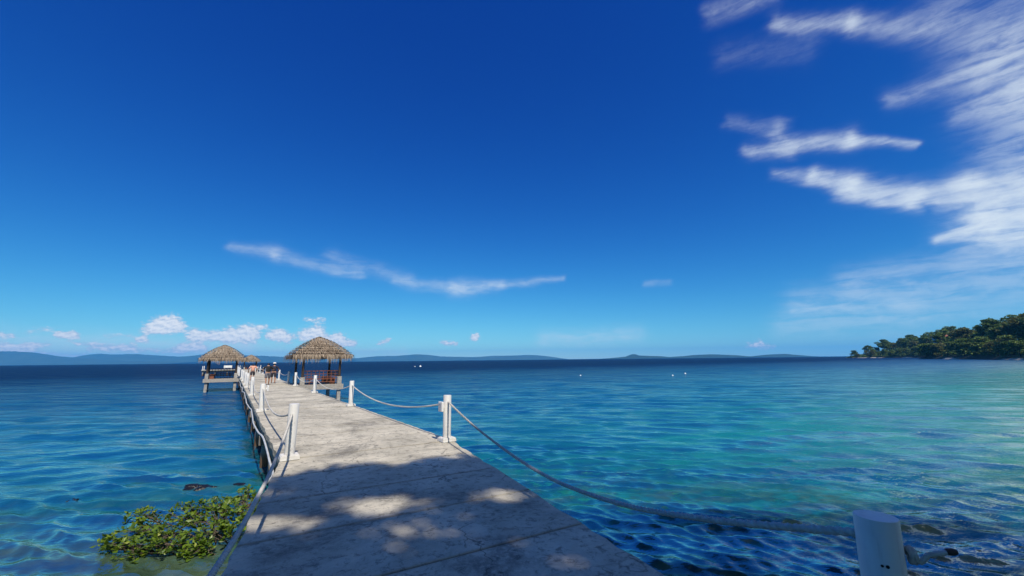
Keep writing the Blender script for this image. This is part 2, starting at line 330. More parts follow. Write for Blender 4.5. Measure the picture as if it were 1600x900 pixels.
m_redwood = simple('red_timber', (.13, .04, .02), (.27, .095, .05), 4, .65, .3, .008, (4, 4, .8))
m_plat = simple('platform_timber', (.25, .225, .19), (.46, .42, .36), 2.5, .85, .4, .012, (1, 5, 5))
m_stub = simple('pillar_concrete', (.25, .23, .20), (.46, .43, .38), 5, .85, .4, .012)
m_thatch, t, b = mat('thatch')
at = t.new('ShaderNodeAttribute'); at.attribute_name = 'tone'
nz = t.noise(coords(t), 5, 5, .7)
tn = t.math('ADD', t.math('MULTIPLY', at.outputs['Fac'], .75), t.math('MULTIPLY', nz, .35))
t.put(b.inputs['Base Color'], t.ramp(tn, [(.1, (.07, .05, .036)), (.35, (.215, .163, .115)), (.65, (.37, .295, .218)), (.95, (.54, .46, .36))]))
b.inputs['Roughness'].default_value = .85; b.inputs['Specular IOR Level'].default_value = .2

def leafmat(name, stops, rough=.5, trans=.25, space=None):
    m, t, b = mat(name); at = t.new('ShaderNodeAttribute'); at.attribute_name = 'tone'
    oi = t.new('ShaderNodeObjectInfo')
    tn = t.math('ADD', t.math('MULTIPLY', at.outputs['Fac'], .8), t.math('MULTIPLY', oi.outputs['Random'], .25))
    col = t.ramp(tn, stops)
    t.put(b.inputs['Base Color'], col); b.inputs['Roughness'].default_value = rough
    b.inputs['Specular IOR Level'].default_value = .35
    tr = t.new('ShaderNodeBsdfTranslucent'); t.put(tr.inputs[0], col)
    mx = t.new('ShaderNodeMixShader'); mx.inputs[0].default_value = trans
    t.link(b.outputs[0], mx.inputs[1]); t.link(tr.outputs[0], mx.inputs[2]); t.link(mx.outputs[0], t.n['Material Output'].inputs[0])
    return m
m_leaf = leafmat('tree_leaf', [(0, (.03, .055, .01)), (.4, (.085, .145, .022)), (.75, (.16, .23, .034)), (1, (.24, .29, .055))])
m_leafo = leafmat('olive_leaf', [(0, (.065, .075, .018)), (.5, (.14, .155, .036)), (1, (.22, .23, .07))])
m_shrub = leafmat('shrub_leaf', [(0, (.035, .075, .01)), (.35, (.085, .16, .015)), (.75, (.20, .29, .022)), (1, (.40, .38, .05))], .38, .35)
m_bark = simple('bark', (.05, .038, .028), (.14, .11, .085), 4, .9, .6, .03, (3, 3, .6))
m_rock = simple('wet_rock', (.004, .004, .004), (.018, .017, .016), 6, .3, .8, .03)
m_sand = simple('beach_sand', (.42, .36, .27), (.58, .52, .41), .4, .9, .3, .03, space='Object')
m_skin = simple('skin', (.30, .16, .10), (.40, .22, .145), 9, .55, .05)

# ground of the headland and the far hills
def landmat(name, a, c, scale):
    m, t, b = mat(name); P = worldpos(t); nz = t.noise(P, scale, 7, .7)
    t.put(b.inputs['Base Color'], t.ramp(nz, [(.35, a), (.65, c)])); b.inputs['Roughness'].default_value = .95; b.inputs['Specular IOR Level'].default_value = .1
    return m
m_hill = landmat('forested_hill', (.022, .045, .02), (.06, .085, .035), .006)
m_islet = landmat('forested_islet', (.012, .028, .012), (.035, .055, .022), .012)
m_soil = landmat('forest_floor', (.02, .028, .012), (.06, .055, .03), .12)

# ------------------------------------------------------------------ sea
DROP_P = (-7.6, 8.9); DROP_N = (-.565, .825)
def qdist(x, y): return (x - DROP_P[0]) * DROP_N[0] + (y - DROP_P[1]) * DROP_N[1]
def depth_of(q):
    return np.interp(q, [-60, -30, -18, -8, 0, 6, 15, 40, 120], [.6, .7, .9, 1.6, 2.6, 4.2, 7, 13, 18])
NA_F, NA_R = 800, 60
ang = np.concatenate([np.linspace(-100, 100, NA_F, endpoint=False), np.linspace(100, 260, NA_R, endpoint=False)])
rad = [.8]
while rad[-1] < 15: rad.append(rad[-1] * (1.02 if rad[-1] < 3 else 1.0062))
while rad[-1] < 160: rad.append(rad[-1] * 1.0105)
while rad[-1] < 13800: rad.append(rad[-1] * 1.055)
rad = np.array(rad)
NR, NA = len(rad), len(ang)
th = np.radians(ang)
X = rad[:, None] * np.sin(th)[None, :]; Y = rad[:, None] * np.cos(th)[None, :]
cell = np.repeat(np.where(rad < 15, rad * .0068, rad * .0115)[:, None], NA, 1)
rng = np.random.default_rng(7)
Zw = np.zeros_like(X); DX = np.zeros_like(X); DY = np.zeros_like(X)
for i in range(110):
    lam = .16 * (4.0 / .16) ** (rng.random() ** .95)
    dirn = RAD(-106 + rng.normal(0, 20))
    k = 2 * math.pi / lam; kx, ky = k * math.cos(dirn), k * math.sin(dirn)
    amp = .0152 * lam ** .66 * (.5 + rng.random()) / (1 + (lam / 2.0) ** 2)
    fade = np.clip((lam / cell - 2.2) / 2.5, 0, 1)
    ph = kx * X + ky * Y + rng.random() * 6.283
    # slow group modulation so that crests break up instead of running on
    gm = .55 + .45 * np.sin(X * .21 * rng.normal() + Y * .17 * rng.normal() + rng.random() * 6.28)
    if lam > .7: fade = fade * (.30 + .70 * np.clip((np.hypot(X, Y) - 6) / 20, 0, 1))     # shorter chop in the lee of the shore
    a = amp * fade * gm
    Zw += a * np.cos(ph); DX -= a * .8 * math.cos(dirn) * np.sin(ph); DY -= a * .8 * math.sin(dirn) * np.sin(ph)
q = qdist(X, Y)
co = np.stack([X + DX, Y + DY, Zw], -1).reshape(-1, 3)
co = np.vstack([co, [[0, 0, 0]]])
idx = np.arange(NR * NA).reshape(NR, NA); nxt = np.roll(idx, -1, 1)
quads = np.stack([idx[:-1], nxt[:-1], nxt[1:], idx[1:]], -1).reshape(-1, 4)[:, ::-1]
tris = np.stack([np.full(NA, NR * NA), nxt[0], idx[0]], -1)[:, ::-1][:, ::-1]
me = bpy.data.meshes.new('sea')
nq, ntri = len(quads), len(tris)
me.vertices.add(len(co)); me.vertices.foreach_set('co', co.astype(np.float32).ravel())
me.loops.add(nq * 4 + ntri * 3); me.loops.foreach_set('vertex_index', np.concatenate([quads.ravel(), tris.ravel()]).astype(np.int32))
me.polygons.add(nq + ntri)
me.polygons.foreach_set('loop_start', np.concatenate([np.arange(nq) * 4, nq * 4 + np.arange(ntri) * 3]).astype(np.int32))
me.polygons.foreach_set('use_smooth', np.ones(nq + ntri, dtype=bool))
me.update(calc_edges=True); me.validate()
at_ = me.attributes.new('shelf', 'FLOAT', 'POINT'); at_.data.foreach_set('value', np.append(q.ravel(), -20).astype(np.float32))
m_sea, t, b = mat('sea_water')
t.n.remove(b)
P = worldpos(t)
at = t.new('ShaderNodeAttribute'); at.attribute_name = 'shelf'
big = t.noise(t.mapping(P, (.06, .10, 1)), 1.0, 5, .6)
mid = t.noise(t.mapping(P, (.25, .5, 1)), 1.0, 5, .62)
far = t.mrange(at.outputs['Fac'], 10, 120, 1, 6)
qq = t.math('ADD', at.outputs['Fac'], t.math('MULTIPLY', t.math('SUBTRACT', big, .5), t.math('MULTIPLY', far, 16.0)))
qq = t.math('ADD', qq, t.math('MULTIPLY', t.math('SUBTRACT', mid, .5), 7.0))
stk = t.noise(t.mapping(P, (.05, .22, 1), (0, 0, RAD(6))), 1.0, 6, .7, .3)
qq = t.math('ADD', qq, t.math('MULTIPLY', t.math('SUBTRACT', stk, .5), t.mrange(at.outputs['Fac'], 0, 60, 6, 60)))
qn = t.mrange(qq, -20, 130, 0, 1, 'LINEAR')
def qp(v): return (v + 20) / 150
body = t.ramp(qn, [(qp(-18), (.028, .165, .155)), (qp(-10), (.015, .195, .192)), (qp(-3), (.008, .185, .20)), (qp(2), (.005, .122, .192)), (qp(9), (.002, .084, .195)), (qp(30), (.0015, .058, .172)), (qp(80), (.001, .028, .105)), (qp(128), (.001, .016, .072))])
# dark coral and weed near shore, with tree shade and reflection painted in
spy = t.new('ShaderNodeSeparateXYZ'); t.put(spy.inputs[0], P)
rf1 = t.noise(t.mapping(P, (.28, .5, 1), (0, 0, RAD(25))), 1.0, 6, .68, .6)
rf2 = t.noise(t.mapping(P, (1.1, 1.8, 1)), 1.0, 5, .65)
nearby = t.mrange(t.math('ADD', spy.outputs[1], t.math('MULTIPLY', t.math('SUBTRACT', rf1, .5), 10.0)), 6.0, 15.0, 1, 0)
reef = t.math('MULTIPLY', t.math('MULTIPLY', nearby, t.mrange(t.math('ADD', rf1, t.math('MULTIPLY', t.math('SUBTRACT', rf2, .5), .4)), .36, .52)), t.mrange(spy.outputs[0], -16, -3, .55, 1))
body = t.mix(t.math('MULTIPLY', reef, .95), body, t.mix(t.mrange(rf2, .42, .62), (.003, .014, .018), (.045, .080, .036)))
clear = t.math('MULTIPLY', t.math('MULTIPLY', t.mrange(qq, -14, -5, .5, 0.0), t.math('SUBTRACT', 1.0, t.math('MULTIPLY', reef, .8))), t.mrange(t.math('ADD', spy.outputs[1], t.math('MULTIPLY', t.math('SUBTRACT', mid, .5), 6.0)), 7.5, 13, 1, .12))
sandy = t.math('MULTIPLY', t.mrange(t.math('ADD', spy.outputs[1], t.math('MULTIPLY', t.math('SUBTRACT', rf2, .5), 3.0)), 9.5, 6.0, 0, 1), t.mrange(spy.outputs[0], -3.5, -1.5, 1, .0))
body = t.mix(t.math('MULTIPLY', sandy, .8), body, t.mix(t.mrange(rf2, .38, .62), (.045, .075, .042), (.095, .14, .085)))
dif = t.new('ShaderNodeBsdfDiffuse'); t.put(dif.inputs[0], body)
tra = t.new('ShaderNodeBsdfTransparent'); tra.inputs[0].default_value = (.48, .86, .66, 1)
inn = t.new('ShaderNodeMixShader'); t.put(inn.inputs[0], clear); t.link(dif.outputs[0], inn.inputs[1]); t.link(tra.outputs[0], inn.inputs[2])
# ripples too fine for the mesh
rp1 = t.noise(t.mapping(P, (2.2, 4.6, 1), (0, 0, RAD(8))), 1.0, 4, .62, .3)
rp2 = t.noise(t.mapping(P, (.7, 1.7, 1), (0, 0, RAD(-14))), 1.0, 5, .6, .2)
dst = t.new('ShaderNodeVectorMath', operation='LENGTH'); t.put(dst.inputs[0], P)
hgt = t.math('ADD', t.math('MULTIPLY', rp1, t.mrange(dst.outputs['Value'], 5, 26, .022, .02)), t.math('MULTIPLY', rp2, t.mrange(dst.outputs['Value'], 6, 30, .03, .06)))
bn = t.new('ShaderNodeBump'); bn.inputs['Strength'].default_value = 1.0; bn.inputs['Distance'].default_value = 1.0; t.put(bn.inputs['Height'], hgt)
t.link(bn.outputs[0], dif.inputs['Normal'])
gl = t.new('ShaderNodeBsdfGlossy'); gl.inputs['Color'].default_value = (.95, 1.0, .78, 1);  t.link(bn.outputs[0], gl.inputs['Normal']); t.put(gl.inputs['Roughness'], t.mrange(dst.outputs['Value'], 15, 160, .03, .22, 'LINEAR'))
fr = t.new('ShaderNodeFresnel'); fr.inputs['IOR'].default_value = 1.333; t.link(bn.outputs[0], fr.inputs['Normal'])
wm = t.new('ShaderNodeMixShader'); t.put(wm.inputs[0], t.math('MINIMUM', t.math('MULTIPLY', fr.outputs[0], .8), t.math('MULTIPLY', t.mrange(qq, -6, 45, .56, .2), t.math('MULTIPLY', t.mrange(qq, 40, 115, 1.0, .35), t.mrange(t.noise(t.mapping(P, (.16, .8, 1), (0, 0, RAD(-5))), 1.0, 5, .7, .2), .32, .68, .45, 1.65))))); t.link(inn.outputs[0], wm.inputs[1]); t.link(gl.outputs[0], wm.inputs[2])
t.link(wm.outputs[0], t.n['Material Output'].inputs[0])
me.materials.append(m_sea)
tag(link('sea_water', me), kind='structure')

# seabed under the clear shallows
gx = np.linspace(-90, 130, 150); gy = np.linspace(-14, 140, 110)
XX, YY = np.meshgrid(gx, gy); ZZ = -depth_of(qdist(XX, YY))
for i in range(14):
    ZZ += .07 * np.sin(XX * rng.normal(0, .8) + YY * rng.normal(0, .8) + rng.random() * 6)
ZZ = np.minimum(ZZ, -.65)
vs = np.stack([XX, YY, ZZ], -1).reshape(-1, 3); ii = np.arange(len(vs)).reshape(XX.shape)
fs = np.stack([ii[:-1, :-1], ii[:-1, 1:], ii[1:, 1:], ii[1:, :-1]], -1).reshape(-1, 4)
sb = MB(); sb.v = vs.tolist(); sb.f = fs.tolist(); sb.m = [0] * len(fs)
m_bed, t, b = mat('seabed')
P = worldpos(t); n1 = t.noise(t.mapping(P, (.35, .5, .5)), 1.0, 6, .65, .6); n2 = t.noise(P, 2.6, 5, .65)
bed = t.ramp(n2, [(.3, (.30, .28, .18)), (.7, (.55, .52, .37))])
bed = t.mix(t.mrange(t.math('ADD', n1, t.math('MULTIPLY', t.math('SUBTRACT', n2, .5), .3)), .46, .56), bed, t.ramp(n2, [(.3, (.03, .04, .025)), (.7, (.11, .10, .05))]))
t.put(b.inputs['Base Color'], bed); b.inputs['Roughness'].default_value = 1.0; b.inputs['Specular IOR Level'].default_value = 0
tag(sb.build('seabed', m_bed, smooth=60), kind='structure')

# shore behind the camera that the pier starts from
sh = MB(); nx_, ny_ = 60, 26
for j in range(ny_):
    for i in range(nx_):
        x = -60 + 120 * i / (nx_ - 1); y = -3.2 - 45 * (j / (ny_ - 1)) ** 1.5 + 1.6 * math.sin(x * .21)
        z = -1.0 + 2.1 * min(1, (j / 5)) + .7 * max(0, j - 5) / 20 + .12 * math.sin(x * .9 + j) 
        sh.v.append((x, y, z))
for j in range(ny_ - 1):
    for i in range(nx_ - 1): sh.f.append((j * nx_ + i, (j + 1) * nx_ + i, (j + 1) * nx_ + i + 1, j * nx_ + i + 1)); sh.m.append(0)
tag(sh.build('shore_ground', m_soil, smooth=60), kind='structure')

# ------------------------------------------------------------------ pier
DECK = 1.30
DN = Vector((-.4037, .915)); NN = Vector((.915, .4037))
DF = Vector((-.5595, .8288)); NF = Vector((.8288, .5595))
PB = Vector((-1.39, 8.93)); PL = Vector((-3.89, 7.48)); PA = Vector((1.65, 2.04))
def far(s, l, z=DECK):
    p_ = PB + DF * s + NF * l; return Vector((p_.x, p_.y, z))
RB = PB + Vector((.12, .05)); LB = PL + Vector((-.12, -.07))
END = 112.0
stations = []     # (left, right) cross joints from the shore outwards
for k in range(10, 0, -1): stations.append((LB - DN * 1.22 * k, RB - DN * 1.22 * k))
stations.append((LB, RB))
s_ = 0.0; n_far = 90
LF = lambda s: (PB + DF * s + NF * -3.03); RF = lambda s: (PB + DF * s + NF * .16)
s_list = list(np.arange(1.24, END + .1, (END - 1.24) / 90))
for s_ in s_list: stations.append((LF(s_), RF(s_)))
rnd = random.Random(3)
pier = thing('pier', (LB.x * .5 + RB.x * .5, LB.y * .5 + RB.y * .5, 0), label='long pale concrete pier on pilings running out to the thatched huts', cat='pier')
off = -Vector((pier.location.x, pier.location.y, 0))
def P2(p_, z): return Vector((p_.x, p_.y, z)) + off
GAP = .024
for i in range(len(stations) - 1):
    (l0, r0), (l1, r1) = stations[i], stations[i + 1]
    e0 = (l1 - l0).normalized() * GAP * (.6 + rnd.random() * .9); e1 = (r1 - r0).normalized() * GAP * (.6 + rnd.random() * .9)
    dz = rnd.uniform(-.005, .005)
    m_ = MB(); nseg = 10; top = []; bot = []
    # slightly ragged edges along both sides
    def edge(a, b_, nrm_, k):
        out = []
        for j in range(k + 1):
            w = 0 if j in (0, k) else rnd.uniform(-.03, .012)
            out.append(a.lerp(b_, j / k) + nrm_ * w)
        return out
    nr = Vector(((r1 - r0).y, -(r1 - r0).x)).normalized(); nl = -nr
    kk = 6 if i < 24 else 1
    poly = edge(l1 - e0 * 0, l0 + e0, nl, kk) + edge(r0 + e1, r1, nr, kk)
    poly = [(q_.x + off.x, q_.y + off.y) for q_ in poly]
    m_.prism(poly, DECK - .13, DECK + dz)
    o = m_.build('slab', m_deck, pier)
    ua = [1 - j_ / kk for j_ in range(kk + 1)] + [j_ / kk for j_ in range(kk + 1)]
    o.data.attributes.new('along', 'FLOAT', 'POINT').data.foreach_set('value', ua + ua)
    if i < 24:
        bv_ = o.modifiers.new('bevel', 'BEVEL'); bv_.width = .008; bv_.segments = 1; bv_.limit_method = 'ANGLE'
# edge beams
def inset(side, i, d):
    l, r_ = stations[i]; v = (r_ - l).normalized(); return (l + v * d) if side < 0 else (r_ - v * d)
for side in (-1, 1):
    pts = list(range(0, len(stations), 5)) 
    if pts[-1] != len(stations) - 1: pts.append(len(stations) - 1)
    if 10 not in pts: pts.append(10); pts.sort()
    for a_, b_ in zip(pts[:-1], pts[1:]):
        m_ = MB(); m_.beam(P2(inset(side, a_, .2), DECK - .13 - .165), P2(inset(side, b_, .2), DECK - .13 - .165), .2, .325); m_.build('edge_beam', m_beam, pier)
# piles with cap beams
pile_i = [1, 4, 7, 10] + list(range(12, len(stations), 3))
for n_, i in enumerate(pile_i):
    m_ = MB(); a_, b_ = inset(-1, i, .02), inset(1, i, .02)
    m_.beam(P2(a_, DECK - .57), P2(b_, DECK - .57), .24, .23); m_.build('cap_beam', m_beam, pier)
    for side in (-1, 1):
        c = inset(side, i, .24); j = rnd.uniform(-.02, .02)
        m_ = MB(); m_.lathe([(.17, -4), (.155, -1), (.14 + j * .5, .4), (.14, DECK - .685)], n=10)
        o = m_.build('pile', m_pile, pier, smooth=50); o.location = P2(c, 0)
# T-shaped head at the end
TL, TR, TD = -9.6, 2.7, 7.0
n_t = 10
for k in range(n_t):
    a0 = TL + (TR - TL) * k / n_t; a1 = TL + (TR - TL) * (k + 1) / n_t - .02
    c = [far(END + .02, a0), far(END + .02, a1), far(END + TD, a1), far(END + TD, a0)]
    m_ = MB(); m_.prism([(q_.x + off.x, q_.y + off.y) for q_ in c], DECK - .16, DECK + rnd.uniform(-.005, .005)); m_.build('slab', m_deck, pier)
for s_ in (END + .4, END + TD - .4):
    m_ = MB(); m_.beam(far(s_, TL + .1, DECK - .32) + off, far(s_, TR - .1, DECK - .32) + off, .25, .3); m_.build('edge_beam', m_beam, pier)
    for l_ in np.linspace(TL + .3, TR - .3, 6):
        m_ = MB(); m_.lathe([(.17, -12), (.14, .4), (.14, DECK - .47)], n=8); o = m_.build('pile', m_pile, pier, smooth=50); o.location = far(s_, l_, 0) + off

# pipe that runs along the left side of the pier
pp = []
for i in range(8, 70):
    l, r_ = stations[i]; v = (r_ - l).normalized()
    p_ = l - v * (.07 + .03 * math.sin(i * .9)); pp.append((p_.x, p_.y, DECK - .16 - .05 * math.sin(i * 1.3) - (.05 if i % 4 == 2 else 0)))
def smooth_pts(pts, n):
    out = []; pts = [Vector(p_) for p_ in pts]
    for i in range(len(pts) - 1):
        p0, p1, p2, p3 = pts[max(i - 1, 0)], pts[i], pts[i + 1], pts[min(i + 2, len(pts) - 1)]
        for k in range(n):
            x = k / n
            out.append(.5 * ((2 * p1) + (p2 - p0) * x + (2 * p0 - 5 * p1 + 4 * p2 - p3) * x * x + (3 * p1 - p0 - 3 * p2 + p3) * x ** 3))
    return out + [pts[-1]]
m_ = MB(); m_.tube(smooth_pts(pp, 4), .021, 8); o = m_.build('utility_pipe', m_pipe, smooth=60)
tag(o, 'thin pale grey pipe running along the left edge of the pier', 'pipe')

# ------------------------------------------------------------------ rope posts
PH, PR = .85, .083
def post_mesh(hh=PH, rr=PR, n=28):
    m_ = MB(); m_.lathe([(rr * 1.02, .0), (rr, .06), (rr * .99, hh - .004), (rr * .965, hh), (rr * .5, hh + .001), (.001, hh + .001)], n=n); return m_.mesh('shaft', m_white, 40)
shaft_me = post_mesh(); shaft_far = post_mesh(n=12)
bm_ = bmesh.new(); bmesh.ops.create_cube(bm_, size=1)
for v in bm_.verts: v.co = Vector((v.co.x * (.31 if v.co.z < 0 else .285), v.co.y * (.31 if v.co.z < 0 else .285), (v.co.z + .5) * .085))
bmesh.ops.bevel(bm_, geom=bm_.edges[:], offset=.012, segments=2, affect='EDGES')
base_me = bpy.data.meshes.new('base_block'); bm_.to_mesh(base_me); bm_.free(); base_me.materials.append(m_base)
posts = {}
def rope_post(key, p_, z, label, far_=False, lean=(0, 0), rz=0):
    t_ = thing('rope_post', (p_.x, p_.y, z), rz, label=label, cat='post', group='white rope posts along the pier')
    sft = link('shaft', shaft_far if far_ else shaft_me, t_, (0, 0, .075)); sft.rotation_euler = (lean[0], lean[1], 0)
    link('base_block', base_me, t_, (0, 0, -.006))
    posts[key] = Vector((p_.x, p_.y, z)); return t_
S_LIST = [0, 8.45, 16.8, 25.0, 29.6, 37.4, 44.2, 50.2, 56, 62, 70, 78, 86, 94, 102, 110]
AN = math.atan2(DN.y, DN.x); AF = math.atan2(DF.y, DF.x)
tA = rope_post('R0', PA, DECK, 'big white post in shade at the lower right corner with a knotted rope end', lean=(0, .012), rz=0)
P_L0 = PL - DN * 7.5
tL0 = rope_post('L0', P_L0, DECK, 'white rope post on the left pier edge beside the camera')
rnd = random.Random(11)
for k, s in enumerate(S_LIST):
    pr_ = PB + DF * s; pl_ = PB + DF * (s + .2) + NF * -2.88
    if k == 0: pl_ = PL
    fr_ = k > 3
    nm = ORD[k] if k else 'nearest fully visible'
    lab_r = 'white rope post with a square lamp at the pier\'s right bend' if k == 0 else f'{ORD[k]} white rope post along the right pier edge counted from the bend'
    lab_l = 'tall white rope post on the left edge at the pier\'s bend' if k == 0 else (f'{ORD[k]} white rope post along the left pier edge, with a small lamp' if k == 1 else f'{ORD[k]} white rope post along the left pier edge counted from the bend')
    j = lambda: rnd.uniform(-.02, .02)
    rope_post(f'R{k+1}', pr_, DECK, lab_r, fr_, (j(), j()), AF)
    rope_post(f'L{k+1}', pl_, DECK, lab_l, fr_, (j(), j() - (.03 if k == 0 else 0)), AF)
# railing posts round the head
hd = [(END + 6.7, l_) for l_ in (-2.5, -2.05, -1.65, -1.2, -.75, -.35)] + [(END + 6.6, l_) for l_ in (1.5, 2.0, 2.45)] + [(END + .35, TL + .2), (END + 6.7, TL + .2)]
for i, (s, l_) in enumerate(hd):
    lab = ['first', 'second', 'third', 'fourth', 'fifth', 'sixth'][i] + ' from the left of six white railing posts at the pier head' if i < 6 else \
        (['first', 'second', 'third'][i - 6] + ' from the left of three white railing posts at the pier head\'s right end' if i < 9 else ('white post on the near left corner of the far pier head', 'white post on the far left corner of the far pier head')[i - 9])
    q_ = far(s, l_); rope_post(f'H{i}', Vector((q_.x, q_.y)), DECK, lab, True)

# small floodlights on two posts
def floodlight(parent_loc, direction, label):
    t_ = thing('flood_lamp', parent_loc, math.atan2(direction.y, direction.x), label=label, cat='lamp', group='white flood lamps on the rope posts')
    m_ = MB(); m_.box((.06, 0, 0), (.05, .19, .20)); o = m_.build('casing', m_lampbody, t_); bv_ = o.modifiers.new('bevel', 'BEVEL'); bv_.width = .012; bv_.segments = 2
    m_ = MB(); m_.box((.0165, 0, 0), (.033, .05, .06)); m_.build('bracket', m_lampbody, t_)
    for a_ in range(4):
        for b_ in range(3):
            m_ = MB(); m_.box((.0885, -.05 + .05 * b_, -.066 + .044 * a_), (.006, .034, .03)); m_.build('cell', m_lampglass, o)
    return t_
floodlight(posts['R1'] + Vector((-NF.x * .082, -NF.y * .082, .70)) + Vector((-.0, .0, 0)), Vector((-NF.x, -NF.y - .0)), 'white square flood lamp on the post at the right bend')
floodlight(posts['L2'] + Vector((NF.x * .082, NF.y * .082, .76)), Vector((NF.x, NF.y)), 'white square flood lamp on the second left rope post')

# holes in the near posts
def disc(c, nrm_, r_):
    m_ = MB(); n_ = Vector(nrm_).normalized(); a_ = Vector((0, 0, 1)).cross(n_).normalized(); b_ = n_.cross(a_)
    m_.add([Vector(c) + (a_ * math.cos(k * .628) + b_ * math.sin(k * .628)) * r_ for k in range(10)] + [Vector(c) + n_ * .003 + (a_ * math.cos(k * .628) + b_ * math.sin(k * .628)) * r_ * .9 for k in range(10)],
           [tuple(range(10, 20))] + [(k, (k + 1) % 10, 10 + (k + 1) % 10, 10 + k) for k in range(10)]); return m_
for dx_ in (-.012, .012):
    ang_ = math.atan2(-PA.y, -PA.x) + .10 + dx_ * 9
    n_ = Vector((math.cos(ang_), math.sin(ang_), 0)); o = disc(n_ * (PR + .0006) + Vector((.012 * .68, 0, .745)), n_, .0065 + dx_ * .06).build('bolt_hole', m_hole, tA)

# ------------------------------------------------------------------ ropes
ROPE_R = .019
def catenary(a, b_, sag, n):
    out = []
    for i in range(n + 1):
        x = i / n; p_ = a.lerp(b_, x); out.append(p_ - Vector((0, 0, sag * 4 * x * (1 - x)))); 
    return out
def rope(ka, kb, sag, label, n, hz=.78, near=False, prof=None):
    a, b_ = posts[ka] + Vector((0, 0, hz)), posts[kb] + Vector((0, 0, hz))
    dv = (b_ - a); dv.z = 0; dv.normalize()
    m_ = MB(); pts = catenary(a + dv * .07, b_ - dv * .07, sag, n)
    if prof:
        a0, b0 = posts[ka], posts[kb]; pts = smooth_pts([a0.lerp(b0, q_) + Vector((0, 0, h_)) for q_, h_ in prof], n // len(prof))
    m_.tube(pts, ROPE_R, 12 if near else 6, True, 48 if near else 0, 3 if near else 0, .17)
    o = m_.build('rope', m_rope, smooth=None if near else 60)
    if near:
        for p_ in o.data.polygons: p_.use_smooth = True
    return tag(o, label, 'rope', 'ropes strung between the white posts')
rope('R0', 'R1', .37, 'thick rope sagging from the lower right post to the lamp post', 300, .755, True, [(.01, .83), (.07, .71), (.13, .60), (.22, .465), (.31, .385), (.41, .345), (.55, .385), (.77, .545), (.99, .79)])
rope('L0', 'L1', .36, 'thick rope running down the near left pier edge to the bend post', 300, .755, True)
for k in range(1, len(S_LIST)):
    for sd, nm in (('R', 'right'), ('L', 'left')):
        if k == 4 and sd == 'R': continue
        if k == 7 and sd == 'L': continue
        rope(f'{sd}{k}', f'{sd}{k+1}', .34 if k < 4 else .22, f'rope between the {ORD[k-1]} and {ORD[k]} white posts beyond the bend, {nm} edge', 40 if k < 4 else 14, .755, False)
# knotted rope end on the near post
m_ = MB()
A0 = posts['R0'] + Vector((.01, 0, 0)); n_ = Vector((.94, -.34, 0)); nt_ = Vector((.34, .94, 0))
c0 = A0 + n_ * (PR + .012) + Vector((0, 0, .775))
loop = []
for k in range(26):
    a_ = k / 25 * 4 * math.pi; loop.append(c0 + n_ * (.004 + .022 * k / 25 * 1.0) + nt_ * math.cos(a_) * .022 + Vector((0, 0, math.sin(a_) * .026)))
m_.tube(loop, .0125, 8, True, 70, 3, .12)
kn = m_.build('rope_knot', m_rope, smooth=180); tag(kn, 'knotted rope end with a burnt tip on the lower right post', 'rope')
m_ = MB(); tail = smooth_pts([loop[-1] - Vector((0, 0, .02)), loop[-1] + n_ * .03 + Vector((0, 0, -.03)), loop[-1] + n_ * .06 + Vector((0, 0, .0)), loop[-1] + n_ * .135 + Vector((0, 0, .022))], 8)
tl = link('tail', (lambda q_: (q_.tube(tail, .0115, 8, True, 70, 3, .12), q_.mesh('tail', m_rope, 180))[1])(m_), kn)
m_ = MB(); m_.tube([tail[-1] - n_ * .012, tail[-1] + n_ * .012 + Vector((0, 0, .003)), tail[-1] + n_ * .026 + Vector((0, 0, .005))], [.0135, .0145, .009], 10); link('burnt_tip', m_.mesh('burnt_tip', m_ropetip, 60), kn)

